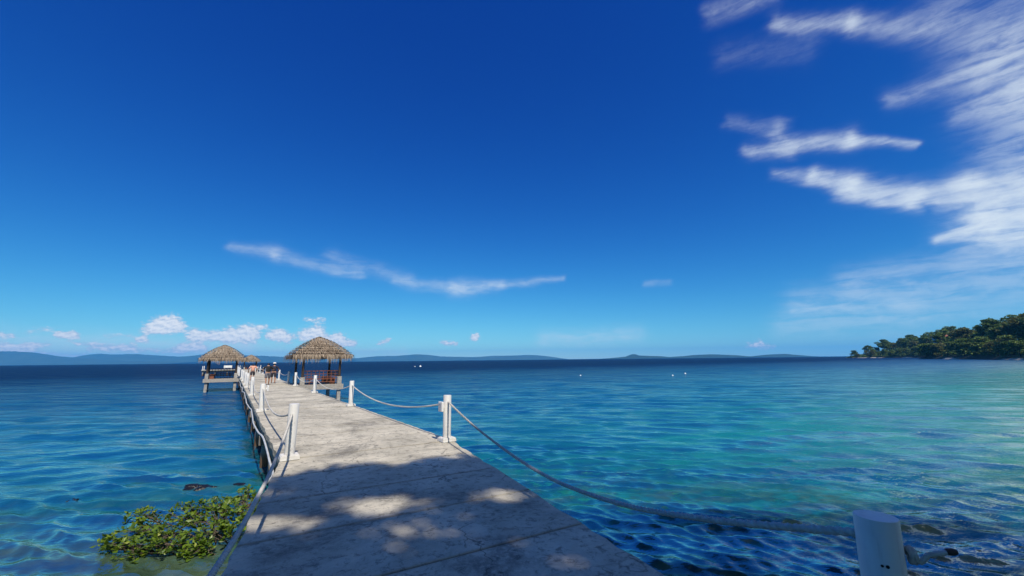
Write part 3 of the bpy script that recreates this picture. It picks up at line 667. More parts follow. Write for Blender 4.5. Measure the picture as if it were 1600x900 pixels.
# ------------------------------------------------------------------ thatched huts
GX, GY = 4.1, 2.5        # post spacing along and out from the pier
def tone_attr(me_, vals):
    a_ = me_.attributes.new('tone', 'FLOAT', 'FACE'); a_.data.foreach_set('value', np.array(vals, dtype=np.float32))
def thatch_mesh(seed):
    rr_ = random.Random(seed); m_ = MB(); tones = []
    ex, ey, ze, zp = GX / 2 + .52, GY / 2 + .78, 2.02, 3.50
    apex = Vector((0, 0, zp))
    cs = [Vector((-ex, -ey, ze)), Vector((ex, -ey, ze)), Vector((ex, ey, ze)), Vector((-ex, ey, ze))]
    # inner layer, closed
    ins = [c * .97 + Vector((0, 0, .03)) for c in cs]; lo = [c - Vector((0, 0, .12)) for c in ins]
    m_.add(ins + [apex - Vector((0, 0, .06))] + lo + [apex - Vector((0, 0, .22))], [(0, 1, 4), (1, 2, 4), (2, 3, 4), (3, 0, 4), (6, 5, 9), (7, 6, 9), (8, 7, 9), (5, 8, 9), (0, 5, 6, 1), (1, 6, 7, 2), (2, 7, 8, 3), (3, 8, 5, 0)])
    tones += [.1] * 12
    rows = 10
    for fc in range(4):
        a_, b_ = cs[fc], cs[(fc + 1) % 4]; nrm_ = (b_ - a_).cross(apex - a_).normalized()
        if nrm_.z < 0: nrm_ = -nrm_
        for r_ in range(rows):
            v0 = r_ / rows
            pa, pb = a_.lerp(apex, v0), b_.lerp(apex, v0); L = (pb - pa).length
            n__ = max(4, int(L / .028))
            rowt = rr_.uniform(-.08, .08)
            for k in range(n__):
                x = (k + rr_.uniform(-.5, .5)) / n__
                p_ = pa.lerp(pb, min(max(x, -.01), 1.01)) + nrm_ * .17 * math.sin(math.pi * min(1, v0 * 1.05)) ** .8; up = (apex - (a_ + b_) / 2).normalized()
                wv = (pb - pa).normalized()
                ln = rr_.uniform(.30, .46); lift = rr_.uniform(.02, .14)
                top = p_ + up * ln * .8 + nrm_ * .03
                mid = p_ + nrm_ * (.035 + lift) + wv * rr_.uniform(-.03, .03)
                tip = mid - up * rr_.uniform(.05, .16) - Vector((0, 0, rr_.uniform(.02, .10) if r_ else rr_.uniform(.12, .48) * (1 + 1.1 * mnoise.noise(Vector((p_.x * 2.2, p_.y * 2.2, seed))) ))) + wv * rr_.uniform(-.07, .07) + nrm_ * rr_.uniform(-.03, .03)
                w = rr_.uniform(.011, .022)
                m_.add([top - wv * w, top + wv * w, mid + wv * w, mid - wv * w, tip + wv * w * .25, tip - wv * w * .25], [(0, 1, 2, 3), (3, 2, 4, 5)])
                tn_ = min(1, max(0, rr_.gauss(.52, .17) + rowt)); tones += [tn_, max(0, tn_ - .08)]
    for c in range(70):      # tuft at the peak
        a_ = rr_.uniform(0, 6.28); w = .02; dv = Vector((math.cos(a_), math.sin(a_), 0)); tv = Vector((-dv.y, dv.x, 0))
        p0 = apex + Vector((0, 0, rr_.uniform(.0, .1))); p1 = p0 + dv * .22 - Vector((0, 0, rr_.uniform(.05, .14)))
        m_.add([p0 - tv * w, p0 + tv * w, p1 + tv * w, p1 - tv * w], [(0, 1, 2, 3)]); tones.append(rr_.uniform(.2, .7))
    me_ = m_.mesh('thatch_roof', m_thatch); tone_attr(me_, tones); return me_
def make_hut():
    h_ = thing('thatched_hut', (0, 0, 0))
    px_, py_ = GX / 2 + .22, GY / 2 + .22
    # platform boards and rim
    nb = 12
    for k in range(nb):
        y0 = -py_ + 2 * py_ * k / nb; w_ = 2 * py_ / nb - .012
        m_ = MB(); m_.box((0, y0 + w_ / 2, -.02 + .003 * (k % 3)), (2 * px_ - .1, w_, .04)); m_.build('floor_board', m_plat, h_)
    for sx in (-1, 1):
        m_ = MB(); m_.box((sx * px_, 0, -.17), (.09, 2 * py_ + .1, .34)); m_.build('rim_beam', m_plat, h_)
        m_ = MB(); m_.box((0, sx * py_, -.171), (2 * px_ - .094, .09, .338)); m_.build('rim_beam', m_plat, h_)
    for sx in (-1, 1):
        for sy in (-1, 1):
            x, y = sx * GX / 2, sy * GY / 2
            m_ = MB(); m_.box((x, y, -2.2), (.24, .24, 3.7)); m_.build('water_leg', m_stub, h_)
            m_ = MB(); m_.box((x, y, .275), (.30, .30, .55)); o = m_.build('pillar_stub', m_stub, h_); bv_ = o.modifiers.new('bevel', 'BEVEL'); bv_.width = .015
            m_ = MB(); m_.tube([(x, y, .5), (x + .01 * sy, y, 1.3), (x, y, 2.28)], [.095, .085, .08], 10); m_.build('timber_post', m_wood, h_, smooth=50)
    for sx in (-1, 1):
        m_ = MB(); m_.beam((sx * GX / 2, -GY / 2 - .3, 2.1), (sx * GX / 2, GY / 2 + .3, 2.1), .12, .15); m_.build('roof_beam', m_wood, h_)
        m_ = MB(); m_.beam((-GX / 2 - .3, sx * GY / 2, 2.235), (GX / 2 + .3, sx * GY / 2, 2.235), .12, .12); m_.build('roof_beam', m_wood, h_)
    ex, ey = GX / 2 + .42, GY / 2 + .62
    for sx in (-1, 1):
        for sy in (-1, 1):
            m_ = MB(); m_.beam((sx * ex, sy * ey, 1.96), (0, 0, 3.36), .09, .09); m_.build('rafter', m_wood, h_)
    link('thatch_roof', thatch_mesh(5), h_)
    # bench on the seaward side, lattice on the far side
    y = GY / 2 - .22
    m_ = MB(); m_.box((0, y - .34, .45), (GX - .4, .11, .035)); bench = m_.build('bench', m_redwood, h_)
    for k in (1, 2):
        m_ = MB(); m_.box((0, y - .34 + k * .125, .45), (GX - .4, .11, .035)); m_.build('seat_slat', m_redwood, bench)
    for x in (-GX / 2 + .35, 0, GX / 2 - .35):
        m_ = MB(); m_.box((x, y - .2, .215), (.07, .36, .43)); m_.build('leg', m_redwood, bench)
    for k in range(3):
        m_ = MB(); m_.box((0, GY / 2 - .02 + .02 * k, .62 + .15 * k), (GX - .24, .03, .10)); m_.build('back_slat', m_redwood, bench)
    x = GX / 2 - .05
    m_ = MB(); m_.box((x, 0, .985), (.06, GY - .25, .06)); lat = m_.build('lattice', m_redwood, h_)
    for k in range(8):
        m_ = MB(); m_.box((x, -GY / 2 + .3 + k * (GY - .6) / 7, .55), (.03, .04, .80)); m_.build('lattice_bar', m_redwood, lat)
    for k in range(4):
        m_ = MB(); m_.box((x - .031, 0, .2 + k * .19), (.03, GY - .25, .04)); m_.build('lattice_bar', m_redwood, lat)
    m_ = MB(); m_.box((x - .28, 0, .45), (.4, GY - .6, .04)); b2 = m_.build('bench', m_redwood, h_)
    for sy in (-1, 1):
        m_ = MB(); m_.box((x - .28, sy * (GY / 2 - .5), .215), (.34, .06, .43)); m_.build('leg', m_redwood, b2)
    return h_
hut = make_hut()
GRP = 'thatched huts beside the pier'
def place_hut(h_, s, l_, flip, label):
    p_ = far(s, l_); h_.location = p_
    h_.rotation_euler = (0, 0, AF + (math.pi if not flip else 0)); tag(h_, label, 'hut', GRP)
# local +y must point away from the pier: with rotation AF, local +x runs out to sea, local +y to the left
hut2 = copy_tree(hut); hut3 = copy_tree(hut)
place_hut(hut, 27.3, .25 + GY / 2 + .2, False, 'nearest open hut with a thatched roof on the pier\'s right side')
place_hut(hut2, 47.3, -3.1 - .3 - GY / 2, True, 'open thatched hut on the left side of the pier, behind the white posts')
place_hut(hut3, 115.4, .0, True, 'farthest thatched hut at the pier head, partly hidden by the left hut')
# white bench on the head platform
m_ = MB(); wb = thing('white_bench', far(END + 5.6, -4.6), AF, label='white boxy bench on the far pier head behind the left hut', cat='bench')
m_.box((0, 0, .42), (.55, 1.7, .07)); m_.build('seat', m_white, wb)
m_ = MB(); m_.box((.26, 0, .74), (.06, 1.7, .5)); m_.build('backrest', m_white, wb)
for sy in (-.7, .7):
    m_ = MB(); m_.box((0, sy, .19), (.5, .08, .38)); m_.build('leg', m_white, wb)

# ------------------------------------------------------------------ people
def skin_obj(name, verts, edges, radii, m__, parent, sub=1, root=0):
    me_ = bpy.data.meshes.new(name); me_.from_pydata(verts, edges, []); me_.materials.append(m__)
    o = link(name, me_, parent)
    md = o.modifiers.new('skin', 'SKIN'); md.use_smooth_shade = True
    if not me_.skin_vertices: bpy.context.view_layer.objects.active = o
    sv = me_.skin_vertices[0].data if me_.skin_vertices else None
    if sv is None:
        me_.attributes
    for i, r_ in enumerate(radii):
        sv[i].radius = r_ if isinstance(r_, tuple) else (r_, r_); sv[i].use_root = (i == root)
    sd = o.modifiers.new('sub', 'SUBSURF'); sd.levels = sub; sd.render_levels = sub
    return o
def cloth(name, c1_, c2_): return simple(name, c1_, c2_, 7, .85, .25, .01)
def person(loc, rotz, hgt, label, mats, stride=.16, armL=None, armR=None, bend=.05, cap=None, hairlen=.0, trousers=False):
    k = hgt / 1.70
    t_ = thing('person', loc, rotz, label=label, cat='person', group='people walking on the pier'); t_.scale = (1.22, 1.15, 1.0)
    m_sk, m_top, m_low, m_hair = mats
    P_ = lambda x, y, z: (x * k, y * k, z * k)          # local +y = facing
    v = []; e = []; rr_ = []
    def add(p_, r_, par=None):
        v.append(P_(*p_)); rr_.append(tuple(q_ * k for q_ in r_) if isinstance(r_, tuple) else r_ * k)
        if par is not None: e.append((par, len(v) - 1))
        return len(v) - 1
    pel = add((0, 0, .93), (.13, .095)); wa = add((0, .01, 1.08), (.115, .085), pel); ch = add((0, .0 + bend * .5, 1.27), (.14, .10), wa)
    nb = add((0, bend, 1.41), (.07, .065), ch); nk = add((0, bend + .015, 1.475), .052, nb)
    hd_ = add((0, bend + .03, 1.56), (.072, .088), nk); hd2 = add((0, bend + .035, 1.645), (.068, .083), hd_); add((0, bend + .13, 1.57), .014, hd_)
    legs = []; arms = []
    for sd in (-1, 1):
        st_ = stride * sd
        hp = add((sd * .095, 0, .88), .088, pel); kn_ = add((sd * .10, st_ * .5 + .03, .48), .056, hp)
        cf = add((sd * .10, st_ * .65 - .01, .32), .052, kn_); ak = add((sd * .10, st_ - .02, .085), .034, cf)
        ft = add((sd * .105, st_ + .07, .04), (.042, .032), ak); add((sd * .115, st_ + .16, .03), (.036, .022), ft)
        legs.append((hp, kn_))
        tgt = armL if sd < 0 else armR
        el_, wr = tgt if tgt else ((sd * .25, -.03 - st_ * .3, 1.12), (sd * .27, .03 - st_ * .6, .88))
        shd = add((sd * .175, bend * .9, 1.375), .056, nb); eb = add(el_, .041, shd); w_ = add(wr, .028, eb)
        dv = (Vector(wr) - Vector(el_)).normalized(); side = dv.cross(Vector((0, 1, 0)));
        if side.length < .1: side = dv.cross(Vector((0, 0, 1)))
        side.normalize()
        pm = add(tuple(Vector(wr) + dv * .07), (.036, .018), w_)
        for fi, (o_, ln) in enumerate(((-.030, .075), (-.010, .088), (.010, .082), (.030, .064))):
            f1 = add(tuple(Vector(wr) + dv * (.10 + ln * .45) + side * o_), .009, pm); add(tuple(Vector(wr) + dv * (.09 + ln) + side * o_ * 1.05 + Vector((0, .012, 0))), .0075, f1)
        th_ = add(tuple(Vector(wr) + dv * .06 - side * .045), .010, w_); add(tuple(Vector(wr) + dv * .10 - side * .058), .009, th_)
        arms.append((shd, eb, w_))
    skin_obj('body', v, e, rr_, m_sk, t_)
    g_ = lambda i: v[i]
    def lerp(a, b_, x): return tuple(Vector(a).lerp(Vector(b_), x))
    # shirt
    sv_ = [g_(pel), g_(wa), g_(ch), g_(nb)]; se = [(0, 1), (1, 2), (2, 3)]; sr = [(.16 * k, .125 * k), (.145 * k, .115 * k), (.165 * k, .125 * k), (.085 * k, .08 * k)]
    for shd, eb, w_ in arms:
        i0 = len(sv_); sv_ += [g_(shd), lerp(g_(shd), g_(eb), .85)]; se += [(3, i0), (i0, i0 + 1)]; sr += [.075 * k, .062 * k]
    skin_obj('shirt', sv_, se, sr, m_top, t_)
    sv_ = [lerp(g_(pel), g_(wa), .4), g_(pel)]; se = [(0, 1)]; sr = [(.14 * k, .105 * k), (.15 * k, .115 * k)]
    for (hp, kn_) in legs:
        i0 = len(sv_); sv_ += [g_(hp), lerp(g_(hp), g_(kn_), .95)]; se += [(1, i0), (i0, i0 + 1)]; sr += [.105 * k, .085 * k]
        if trousers: sv_.append(lerp(g_(kn_ + 1), g_(kn_ + 2), .8)); se.append((i0 + 1, i0 + 2)); sr.append(.065 * k)
    skin_obj('shorts' if not trousers else 'trousers', sv_, se, sr, m_low, t_)
    # hair
    hv = [(g_(hd2)[0], g_(hd2)[1] - .012 * k, g_(hd2)[2] + .01 * k), (g_(hd_)[0], g_(hd_)[1] - .03 * k, g_(hd_)[2] + .005 * k), (0, (bend - .03) * k, (1.50 - hairlen) * k)]
    skin_obj('hair', hv, [(0, 1), (1, 2)], [(.077 * k, .086 * k), (.078 * k, .078 * k), (.05 * k, .04 * k)], m_hair, t_)
    if cap:
        c = Vector(g_(hd2)) + Vector((0, -.005 * k, .015 * k))
        m_ = MB(); m_.lathe([(.103 * k, -.02 * k), (.106 * k, .02 * k), (.09 * k, .062 * k), (.05 * k, .09 * k), (.001, .097 * k)], c, 16); 
        m_.add([c + Vector((x * k, y * k, z * k)) for x, y, z in ((-.08, .07, -.015), (.08, .07, -.015), (.06, .175, -.025), (-.06, .175, -.025), (-.08, .07, -.005), (.08, .07, -.005), (.06, .175, -.016), (-.06, .175, -.016))], [(3, 2, 1, 0), (4, 5, 6, 7), (0, 1, 5, 4), (1, 2, 6, 5), (2, 3, 7, 6), (3, 0, 4, 7)])
        m_.build('cap', cap, t_, smooth=50)
    return t_
m_black = cloth('black_cloth', (.006, .006, .008), (.018, .018, .022)); m_navy = cloth('navy_cloth', (.008, .01, .025), (.02, .024, .05))
m_grey = cloth('grey_cloth', (.08, .08, .10), (.16, .16, .19)); m_peach = cloth('peach_cloth', (.62, .27, .17), (.78, .42, .30)); m_denim = cloth('dark_shorts', (.015, .013, .02), (.04, .035, .05))
m_hairm = simple('dark_hair', (.006, .005, .004), (.02, .016, .012), 30, .5, .3)
FACE = AF - math.pi / 2
def on_deck(s, l_): return far(s, l_, DECK)
person(on_deck(27.9, -1.55), FACE + .1, 1.62, 'person in a black shirt and grey shorts walking away, back turned', (m_skin, m_black, m_grey, m_hairm), .14, ((-.30, .05, 1.14), (-.24, .2, 1.05)), ((.30, .05, 1.14), (.22, .22, 1.06)))
person(on_deck(30.2, -1.0), FACE - .1, 1.60, 'person in a dark navy shirt and white cap beside the black shirt', (m_skin, m_navy, m_denim, m_hairm), -.12, None, ((.30, .02, 1.12), (.26, .16, .98)), .06, m_white)
person(on_deck(38.2, -2.15), FACE, 1.56, 'person in a peach top and dark shorts walking behind the left posts', (m_skin, m_peach, m_denim, m_hairm), .15, ((-.31, -.02, 1.15), (-.30, .08, .93)), ((.31, -.02, 1.15), (.30, .08, .93)), .05, None, .06)

# ------------------------------------------------------------------ rocks
def rock(loc, size, seed, label):
    bm_ = bmesh.new(); bmesh.ops.create_icosphere(bm_, subdivisions=4, radius=1)
    for v in bm_.verts:
        n_ = v.co.normalized(); d_ = 1 + .45 * mnoise.noise(n_ * 1.6 + Vector((seed, 0, 0))) + .22 * mnoise.noise(n_ * 4 + Vector((0, seed, 0))) + .08 * mnoise.noise(n_ * 11)
        v.co = Vector((n_.x * size[0], n_.y * size[1], n_.z * size[2])) * d_
    me_ = bpy.data.meshes.new('rock'); bm_.to_mesh(me_); bm_.free(); me_.materials.append(m_rock)
    for p_ in me_.polygons: p_.use_smooth = True
    return tag(link('rock', me_, None, loc), label, 'rock', 'dark rocks breaking the water')
rock((-7.55, 10.5, -.20), (.46, .30, .28), 2.0, 'dark wet rock breaking the surface behind the green bush')
rock((-9.8, 9.75, -.10), (.16, .12, .10), 5.0, 'small dark rock alone in the water at the left')
rock((-6.4, 11.0, -.35), (.9, .4, .3), 8.0, 'low dark reef rock just under water beside the pilings')
rock((3.6, 8.2, -.85), (1.3, .7, .35), 11.0, 'brown reef rock under water below the sagging rope')
rock((6.5, 8.4, -.95), (.9, .6, .3), 14.0, 'submerged reef rock near the lower right post')

# ------------------------------------------------------------------ leaves
def leaf_mesh(name, centers, dirs, sizes, tones, material, rr_, aspect=.5, fold=True):
    m_ = MB(); tn = []
    for c, d_, s, t0 in zip(centers, dirs, sizes, tones):
        d_ = d_.normalized(); up = Vector((rr_.gauss(0, .45), rr_.gauss(0, .45), 1)); w = d_.cross(up)
        if w.length < .05: w = Vector((1, 0, 0))
        w.normalize(); n_ = w.cross(d_)
        a = c - d_ * s * .5; b_ = c + d_ * s * .5
        l_ = c + w * s * aspect * .5 - n_ * s * .08 + d_ * s * .06; r_ = c - w * s * aspect * .5 - n_ * s * .08 + d_ * s * .06
        m_.add([a, l_, b_, r_], [(0, 1, 2), (0, 2, 3)]); tn += [t0, min(1, t0 + .06)]
    me_ = m_.mesh(name, material); tone_attr(me_, tn); return me_

# green bush leaning over the water at the left of the pier
def shrub():
    rr_ = random.Random(21); t_ = thing('leafy_bush', (-4.35, 7.35, -.1), label='bright green leafy bush growing low over the water left of the pier', cat='bush')
    o3 = Vector(t_.location); tips = []; m_ = MB()
    #  (world xy, height) of the leafy boughs
    boughs = [((-6.45, 7.75), .46, .34), ((-6.15, 7.4), .34, .36), ((-6.0, 7.0), .20, .36), ((-5.75, 7.75), .46, .40), ((-5.6, 7.25), .36, .40), ((-5.45, 8.15), .50, .38), ((-5.3, 8.6), .56, .36), ((-5.2, 7.65), .46, .42),
              ((-4.95, 8.15), .56, .42), ((-4.7, 7.75), .50, .42), ((-4.55, 8.4), .58, .40), ((-4.25, 8.05), .52, .38), ((-4.95, 6.95), .16, .2), ((-4.95, 7.3), .36, .34), ((-4.45, 7.55), .44, .32), ((-5.5, 7.0), .25, .3), ((-5.85, 8.0), .5, .3), ((-4.15, 7.8), .46, .3), ((-6.35, 7.1), .2, .25)]
    C, Dv, S, T = [], [], [], []
    for (x, y), z, rad_ in boughs:
        z *= .72
        end = Vector((x, y, z)) - o3; st_ = Vector((rr_.uniform(-.1, .1), rr_.uniform(-.1, .1), -.4))
        midp = st_.lerp(end, .5) + Vector((0, 0, .08 + rr_.uniform(-.05, .1)))
        pts = smooth_pts([st_, midp, end], 6); m_.tube(pts, [.022 * (1 - .75 * i / (len(pts) - 1)) for i in range(len(pts))], 6)
        for k in range(24):
            a_ = rr_.uniform(0, 6.283); rd = rad_ * math.sqrt(rr_.random()); tw = end + Vector((math.cos(a_) * rd, math.sin(a_) * rd * .8, rr_.uniform(-.10, .13) - rd * .22))
            m_.tube([end.lerp(st_, rr_.uniform(0, .25)), tw], [.007, .003], 4, False)
            for j in range(9):
                dv = Vector((rr_.gauss(0, 1), rr_.gauss(0, 1), rr_.uniform(-.15, .9))).normalized()
                s = rr_.choice((.05, .07, .085, .105)) * rr_.uniform(.85, 1.15); C.append(tw + dv * s * .55 + Vector((rr_.gauss(0, .015), rr_.gauss(0, .015), rr_.gauss(0, .015)))); Dv.append(dv); S.append(s)
                T.append(min(1, max(0, rr_.gauss(.48, .2) + (.35 if rr_.random() < .06 else 0))))
    m_.build('stem', m_bark, t_, smooth=60)
    link('foliage', leaf_mesh('foliage', C, Dv, S, T, m_shrub, rr_, .55), t_)
shrub()

# tree on the shore whose crown shades the near deck
def shade_tree():
    rr_ = random.Random(5)
    base = Vector((8.5, -13.0, 1.0)); t_ = thing('shade_tree', base, label='big shade tree on the shore whose shadow falls across the near deck', cat='tree')
    m_ = MB(); fork = Vector((.2, 1.0, 9.5))
    m_.tube(smooth_pts([(0, 0, -.6), (.2, .1, 4.5), tuple(fork)], 5), [.48, .44, .42, .4, .39, .38, .36, .34, .33, .32, .31], 12)
    patches = [((-1.5, 5.15), .85, .46, 1.0), ((-.15, 5.4), .66, .36, .98), ((-1.0, 4.4), .55, .32, .82), ((-2.5, 4.6), .72, .38, .99), ((-3.2, 5.7), .35, .4, .9)]
    rs_ = random.Random(4); patches += [((rs_.uniform(-3.0, .9), rs_.uniform(3.5, 6.3)), rs_.uniform(.08, .17), rs_.uniform(.06, .11), .85) for _ in range(9)]
    C, Dv, S, T = [], [], [], []
    H0 = 16.5
    clumps = []
    # clump centres placed over the crown, front edge ragged
    for i in range(150):
        gx_ = rr_.uniform(-4.6, 13); gy_ = rr_.uniform(-9, 6.9)       # where the clump's shade lands at deck height
        z = H0 + rr_.uniform(-1.2, 2.4)
        clumps.append((gx_, gy_, z))
    rg_ = random.Random(8)
    for i in range(13):
        for j in range(8): clumps.append((-4.0 + i * 1.0 + rg_.uniform(-.3, .3), -1.2 + j * 1.0 + rg_.uniform(-.3, .3), H0 + rg_.uniform(-1, 2)))
    for i in range(34): clumps.append((-4.2 + i * .27, 5.9 + .20 * i * .18 + rr_.uniform(-.5, .35), H0 + rr_.uniform(-.6, 1.5)))
    sd = SUN_DIR / SUN_DIR.z
    def ss(x): x = min(1, max(0, x)); return x * x * (3 - 2 * x)
    def lit(gx_, gy_):       # thin places in the crown, fading out into full leaf
        pr_ = 0
        for (px_, py_), a_, b_, k_ in patches:
            w_ = math.sqrt(((gx_ - px_) / a_) ** 2 + ((gy_ - py_) / b_) ** 2) + .35 * mnoise.noise(Vector((gx_ * 2.2, gy_ * 2.2, 0)))
            pr_ = max(pr_, k_ * ss((1.5 - w_) / 1.15))
        lim = 6.7 + .42 * (gx_ + 3) + .45 * mnoise.noise(Vector((gx_ * 1.3, 3.1, 0))) + .2 * mnoise.noise(Vector((gx_ * 4, 7.1, 0)))
        if gx_ > -.9: lim = max(lim, 7.6)
        lim = min(lim, 7.8)
        pr_ = max(pr_, ss((gy_ - lim + .35) / .7))
        if gx_ < -3.3 and gy_ > 4.2: pr_ = max(pr_, ss((-3.1 - gx_) / .5))
        if gx_ < -4.6: pr_ = 1
        return rr_.random() < pr_
    for gx_, gy_, z in clumps:
        c = Vector((gx_, gy_, DECK)) + sd * (z - DECK)
        bpt = c - base
        for k in range(3):
            st_ = fork.lerp(bpt, .55 + .15 * k) + Vector((rr_.uniform(-.4, .4),) * 3) * .3
        for k in range(520):
            p_ = c + Vector((rr_.gauss(0, .62), rr_.gauss(0, .62), rr_.gauss(0, .42)))
            gp = p_ - sd * (p_.z - DECK)
            if lit(gp.x, gp.y): continue
            # keep the crown out of the photograph's field: real tree ends behind and above the pier head
            s = rr_.uniform(.13, .24); C.append(p_ - base); Dv.append(Vector((rr_.gauss(0, 1), rr_.gauss(0, 1), rr_.gauss(-.1, .5)))); S.append(s); T.append(min(1, max(0, rr_.gauss(.5, .22))))
    # limbs out to a spread of clumps
    for i in range(0, len(clumps), 7):
        gx_, gy_, z = clumps[i]; c = Vector((gx_, gy_, DECK)) + sd * (z - DECK) - base
        gp = Vector((gx_, gy_))
        if lit(gx_, gy_): continue
        mid_ = fork.lerp(c, .5) + Vector((0, 0, .5)); pts = smooth_pts([fork - Vector((0, 0, .4)), mid_, c], 5)
        m_.tube(pts, [.15 * (1 - .85 * q_ / (len(pts) - 1)) for q_ in range(len(pts))], 6)
    m_.build('trunk', m_bark, t_, smooth=60)
    link('crown', leaf_mesh('crown', C, Dv, S, T, m_leaf, rr_, .6), t_)
shade_tree()

# ------------------------------------------------------------------ headland on the right
def interp(pts, x): return float(np.interp(x, [p_[0] for p_ in pts], [p_[1] for p_ in pts]))
def terrain(name, shore, depth_dir, width, hfun, n_along, n_across, material, lab=None):
    m_ = MB()
    sp_ = smooth_pts([(x, y, 0) for x, y in shore], 8); N = len(sp_)
    for i, p_ in enumerate(sp_):
        for j in range(n_across):
            w = j / (n_across - 1); q_ = p_ + Vector((depth_dir[0], depth_dir[1], 0)) * width * w
            h_ = hfun(i / (N - 1), w) + .8 * w * mnoise.noise(q_ * .05)
            m_.v.append((q_.x, q_.y, h_))
    for i in range(N - 1):
        for j in range(n_across - 1): m_.f.append((i * n_across + j, i * n_across + j + 1, (i + 1) * n_across + j + 1, (i + 1) * n_across + j)); m_.m.append(0)
    o = m_.build(name, material, smooth=60); return o, sp_
m_beach, t, b = mat('headland_ground')
P = worldpos(t); sp = t.new('ShaderNodeSeparateXYZ'); t.put(sp.inputs[0], P); nz = t.noise(P, .08, 6, .7)
hz_ = t.math('ADD', sp.outputs[2], t.math('MULTIPLY', t.math('SUBTRACT', nz, .5), 2.2))
sn = t.noise(P, .022, 3, .5)
t.put(b.inputs['Base Color'], t.mix(t.mrange(hz_, .7, 1.2), t.mix(t.mrange(sn, .52, .60), (.045, .04, .03), (.50, .44, .34)), (.035, .04, .018))); b.inputs['Roughness'].default_value = .95
near_shore = [(205, 95), (232, 150), (252, 204), (282, 250), (312, 300), (338, 348)]
def h_near(u_, w): return -.5 + min(1, w * 14) * 1.5 + min(1, w * 5) * 11
o, SPN = terrain('headland_ground', near_shore, (.97, .10), 170, h_near, 40, 22, m_beach); tag(o, kind='structure')
far_shore = [(470, 470), (492, 520), (512, 570), (520, 615), (527, 662)]
def h_far(u_, w): return -.5 + min(1, w * 14) * 1.5 + min(1, w * 4) * 19 * max(0, 1 - u_) ** .7
o, SPF = terrain('headland_ground', far_shore, (.93, .36), 180, h_far, 40, 22, m_beach); tag(o, kind='structure')

def tree_proto(seed, hgt, wid, material, style):
    rr_ = random.Random(seed); m_ = MB()
    tk = [(0, 0, -1.0), (rr_.uniform(-.3, .3), rr_.uniform(-.3, .3), hgt * .25), (rr_.uniform(-.6, .6), rr_.uniform(-.6, .6), hgt * .5), (rr_.uniform(-.6, .6), rr_.uniform(-.6, .6), hgt * .8)]
    tp = smooth_pts(tk, 4); m_.tube(tp, [.42 * (1 - .8 * i / (len(tp) - 1)) for i in range(len(tp))], 8)
    C, Dv, S, T = [], [], [], []
    ncl = 26
    for i in range(ncl):
        a_ = rr_.uniform(0, 6.283); zz_ = rr_.random() ** .8
        prof = math.sin(math.pi * min(1, .16 + .84 * zz_)) ** .55 if style == 0 else (1 - .55 * zz_)
        rd = wid * .5 * prof * math.sqrt(rr_.uniform(.25, 1))
        c = Vector((math.cos(a_) * rd, math.sin(a_) * rd, hgt * (.30 + .64 * zz_) if style == 0 else hgt * (.14 + .80 * zz_)))
        fk = tp[min(len(tp) - 1, int(len(tp) * rr_.uniform(.45, .9)))]
        m_.tube(smooth_pts([fk, fk.lerp(c, .5) + Vector((0, 0, .4)), c], 3), [.13, .11, .1, .08, .06, .05, .03], 5)
        cr = wid * rr_.uniform(.13, .22); ct = rr_.uniform(-.16, .16)
        for k in range(120):
            d_ = Vector((rr_.gauss(0, 1), rr_.gauss(0, 1), rr_.gauss(0, 1))).normalized() * cr * rr_.uniform(.55, 1.05); d_.z *= .72
            p_ = c + d_
            C.append(p_); Dv.append(Vector((rr_.gauss(0, 1), rr_.gauss(0, 1), rr_.gauss(-.2, .6)))); S.append(rr_.uniform(.55, 1.05) * wid / 9); T.append(min(1, max(0, rr_.gauss(.45, .2) + ct)))
    return m_.mesh('trunk', m_bark, 60), leaf_mesh('crown', C, Dv, S, T, material, rr_, .75)
protos = [tree_proto(1, 15, 11, m_leaf, 0), tree_proto(2, 13, 12, m_leaf, 1), tree_proto(3, 17, 12, m_leaf, 0), tree_proto(4, 11, 10, m_leafo, 1), tree_proto(5, 14, 13, m_leafo, 0), tree_proto(6, 9, 10, m_leaf, 1)]
rt = random.Random(77)
def ground_h(hf, u_, w): return hf(u_, w)
trees = []
def scatter(SP, ddir, width, hf, n, wmin, wmax, smin, smax, u0=0, u1=1, protoset=range(6)):
    for i in range(n):
        u_ = u0 + (u1 - u0) * (i + rt.uniform(.1, .9)) / n; w = rt.uniform(wmin, wmax)
        p_ = SP[int(u_ * (len(SP) - 1))] + Vector((ddir[0], ddir[1], 0)) * width * w
        trees.append((p_.x, p_.y, hf(u_, w) - .3, rt.uniform(smin, smax), rt.choice(list(protoset))))
scatter(SPN, (.97, .10), 170, h_near, 26, .03, .07, .7, 1.0, .1, 1, (1, 3, 5))       # front row over the beach
scatter(SPN, (.97, .10), 170, h_near, 22, .13, .22, .9, 1.25, .05, 1, (0, 1, 2, 4))
scatter(SPN, (.97, .10), 170, h_near, 16, .26, .42, 1.0, 1.3, .05, 1, (0, 2, 4, 1))
scatter(SPF, (.93, .36), 180, h_far, 18, .03, .08, .6, .9, .0, .94, (1, 3, 5))
scatter(SPF, (.93, .36), 180, h_far, 15, .14, .26, .95, 1.3, .0, .88, (0, 1, 2, 3))
scatter(SPF, (.93, .36), 180, h_far, 9, .3, .45, 1.1, 1.4, .0, .66, (0, 2, 4))
trees.sort(key=lambda q_: math.atan2(q_[0], q_[1]))
WORDS = {0: 'round dark green', 1: 'broad dark green', 2: 'tall dark green', 3: 'low olive green', 4: 'round olive green', 5: 'small dark green'}
cnt = {}
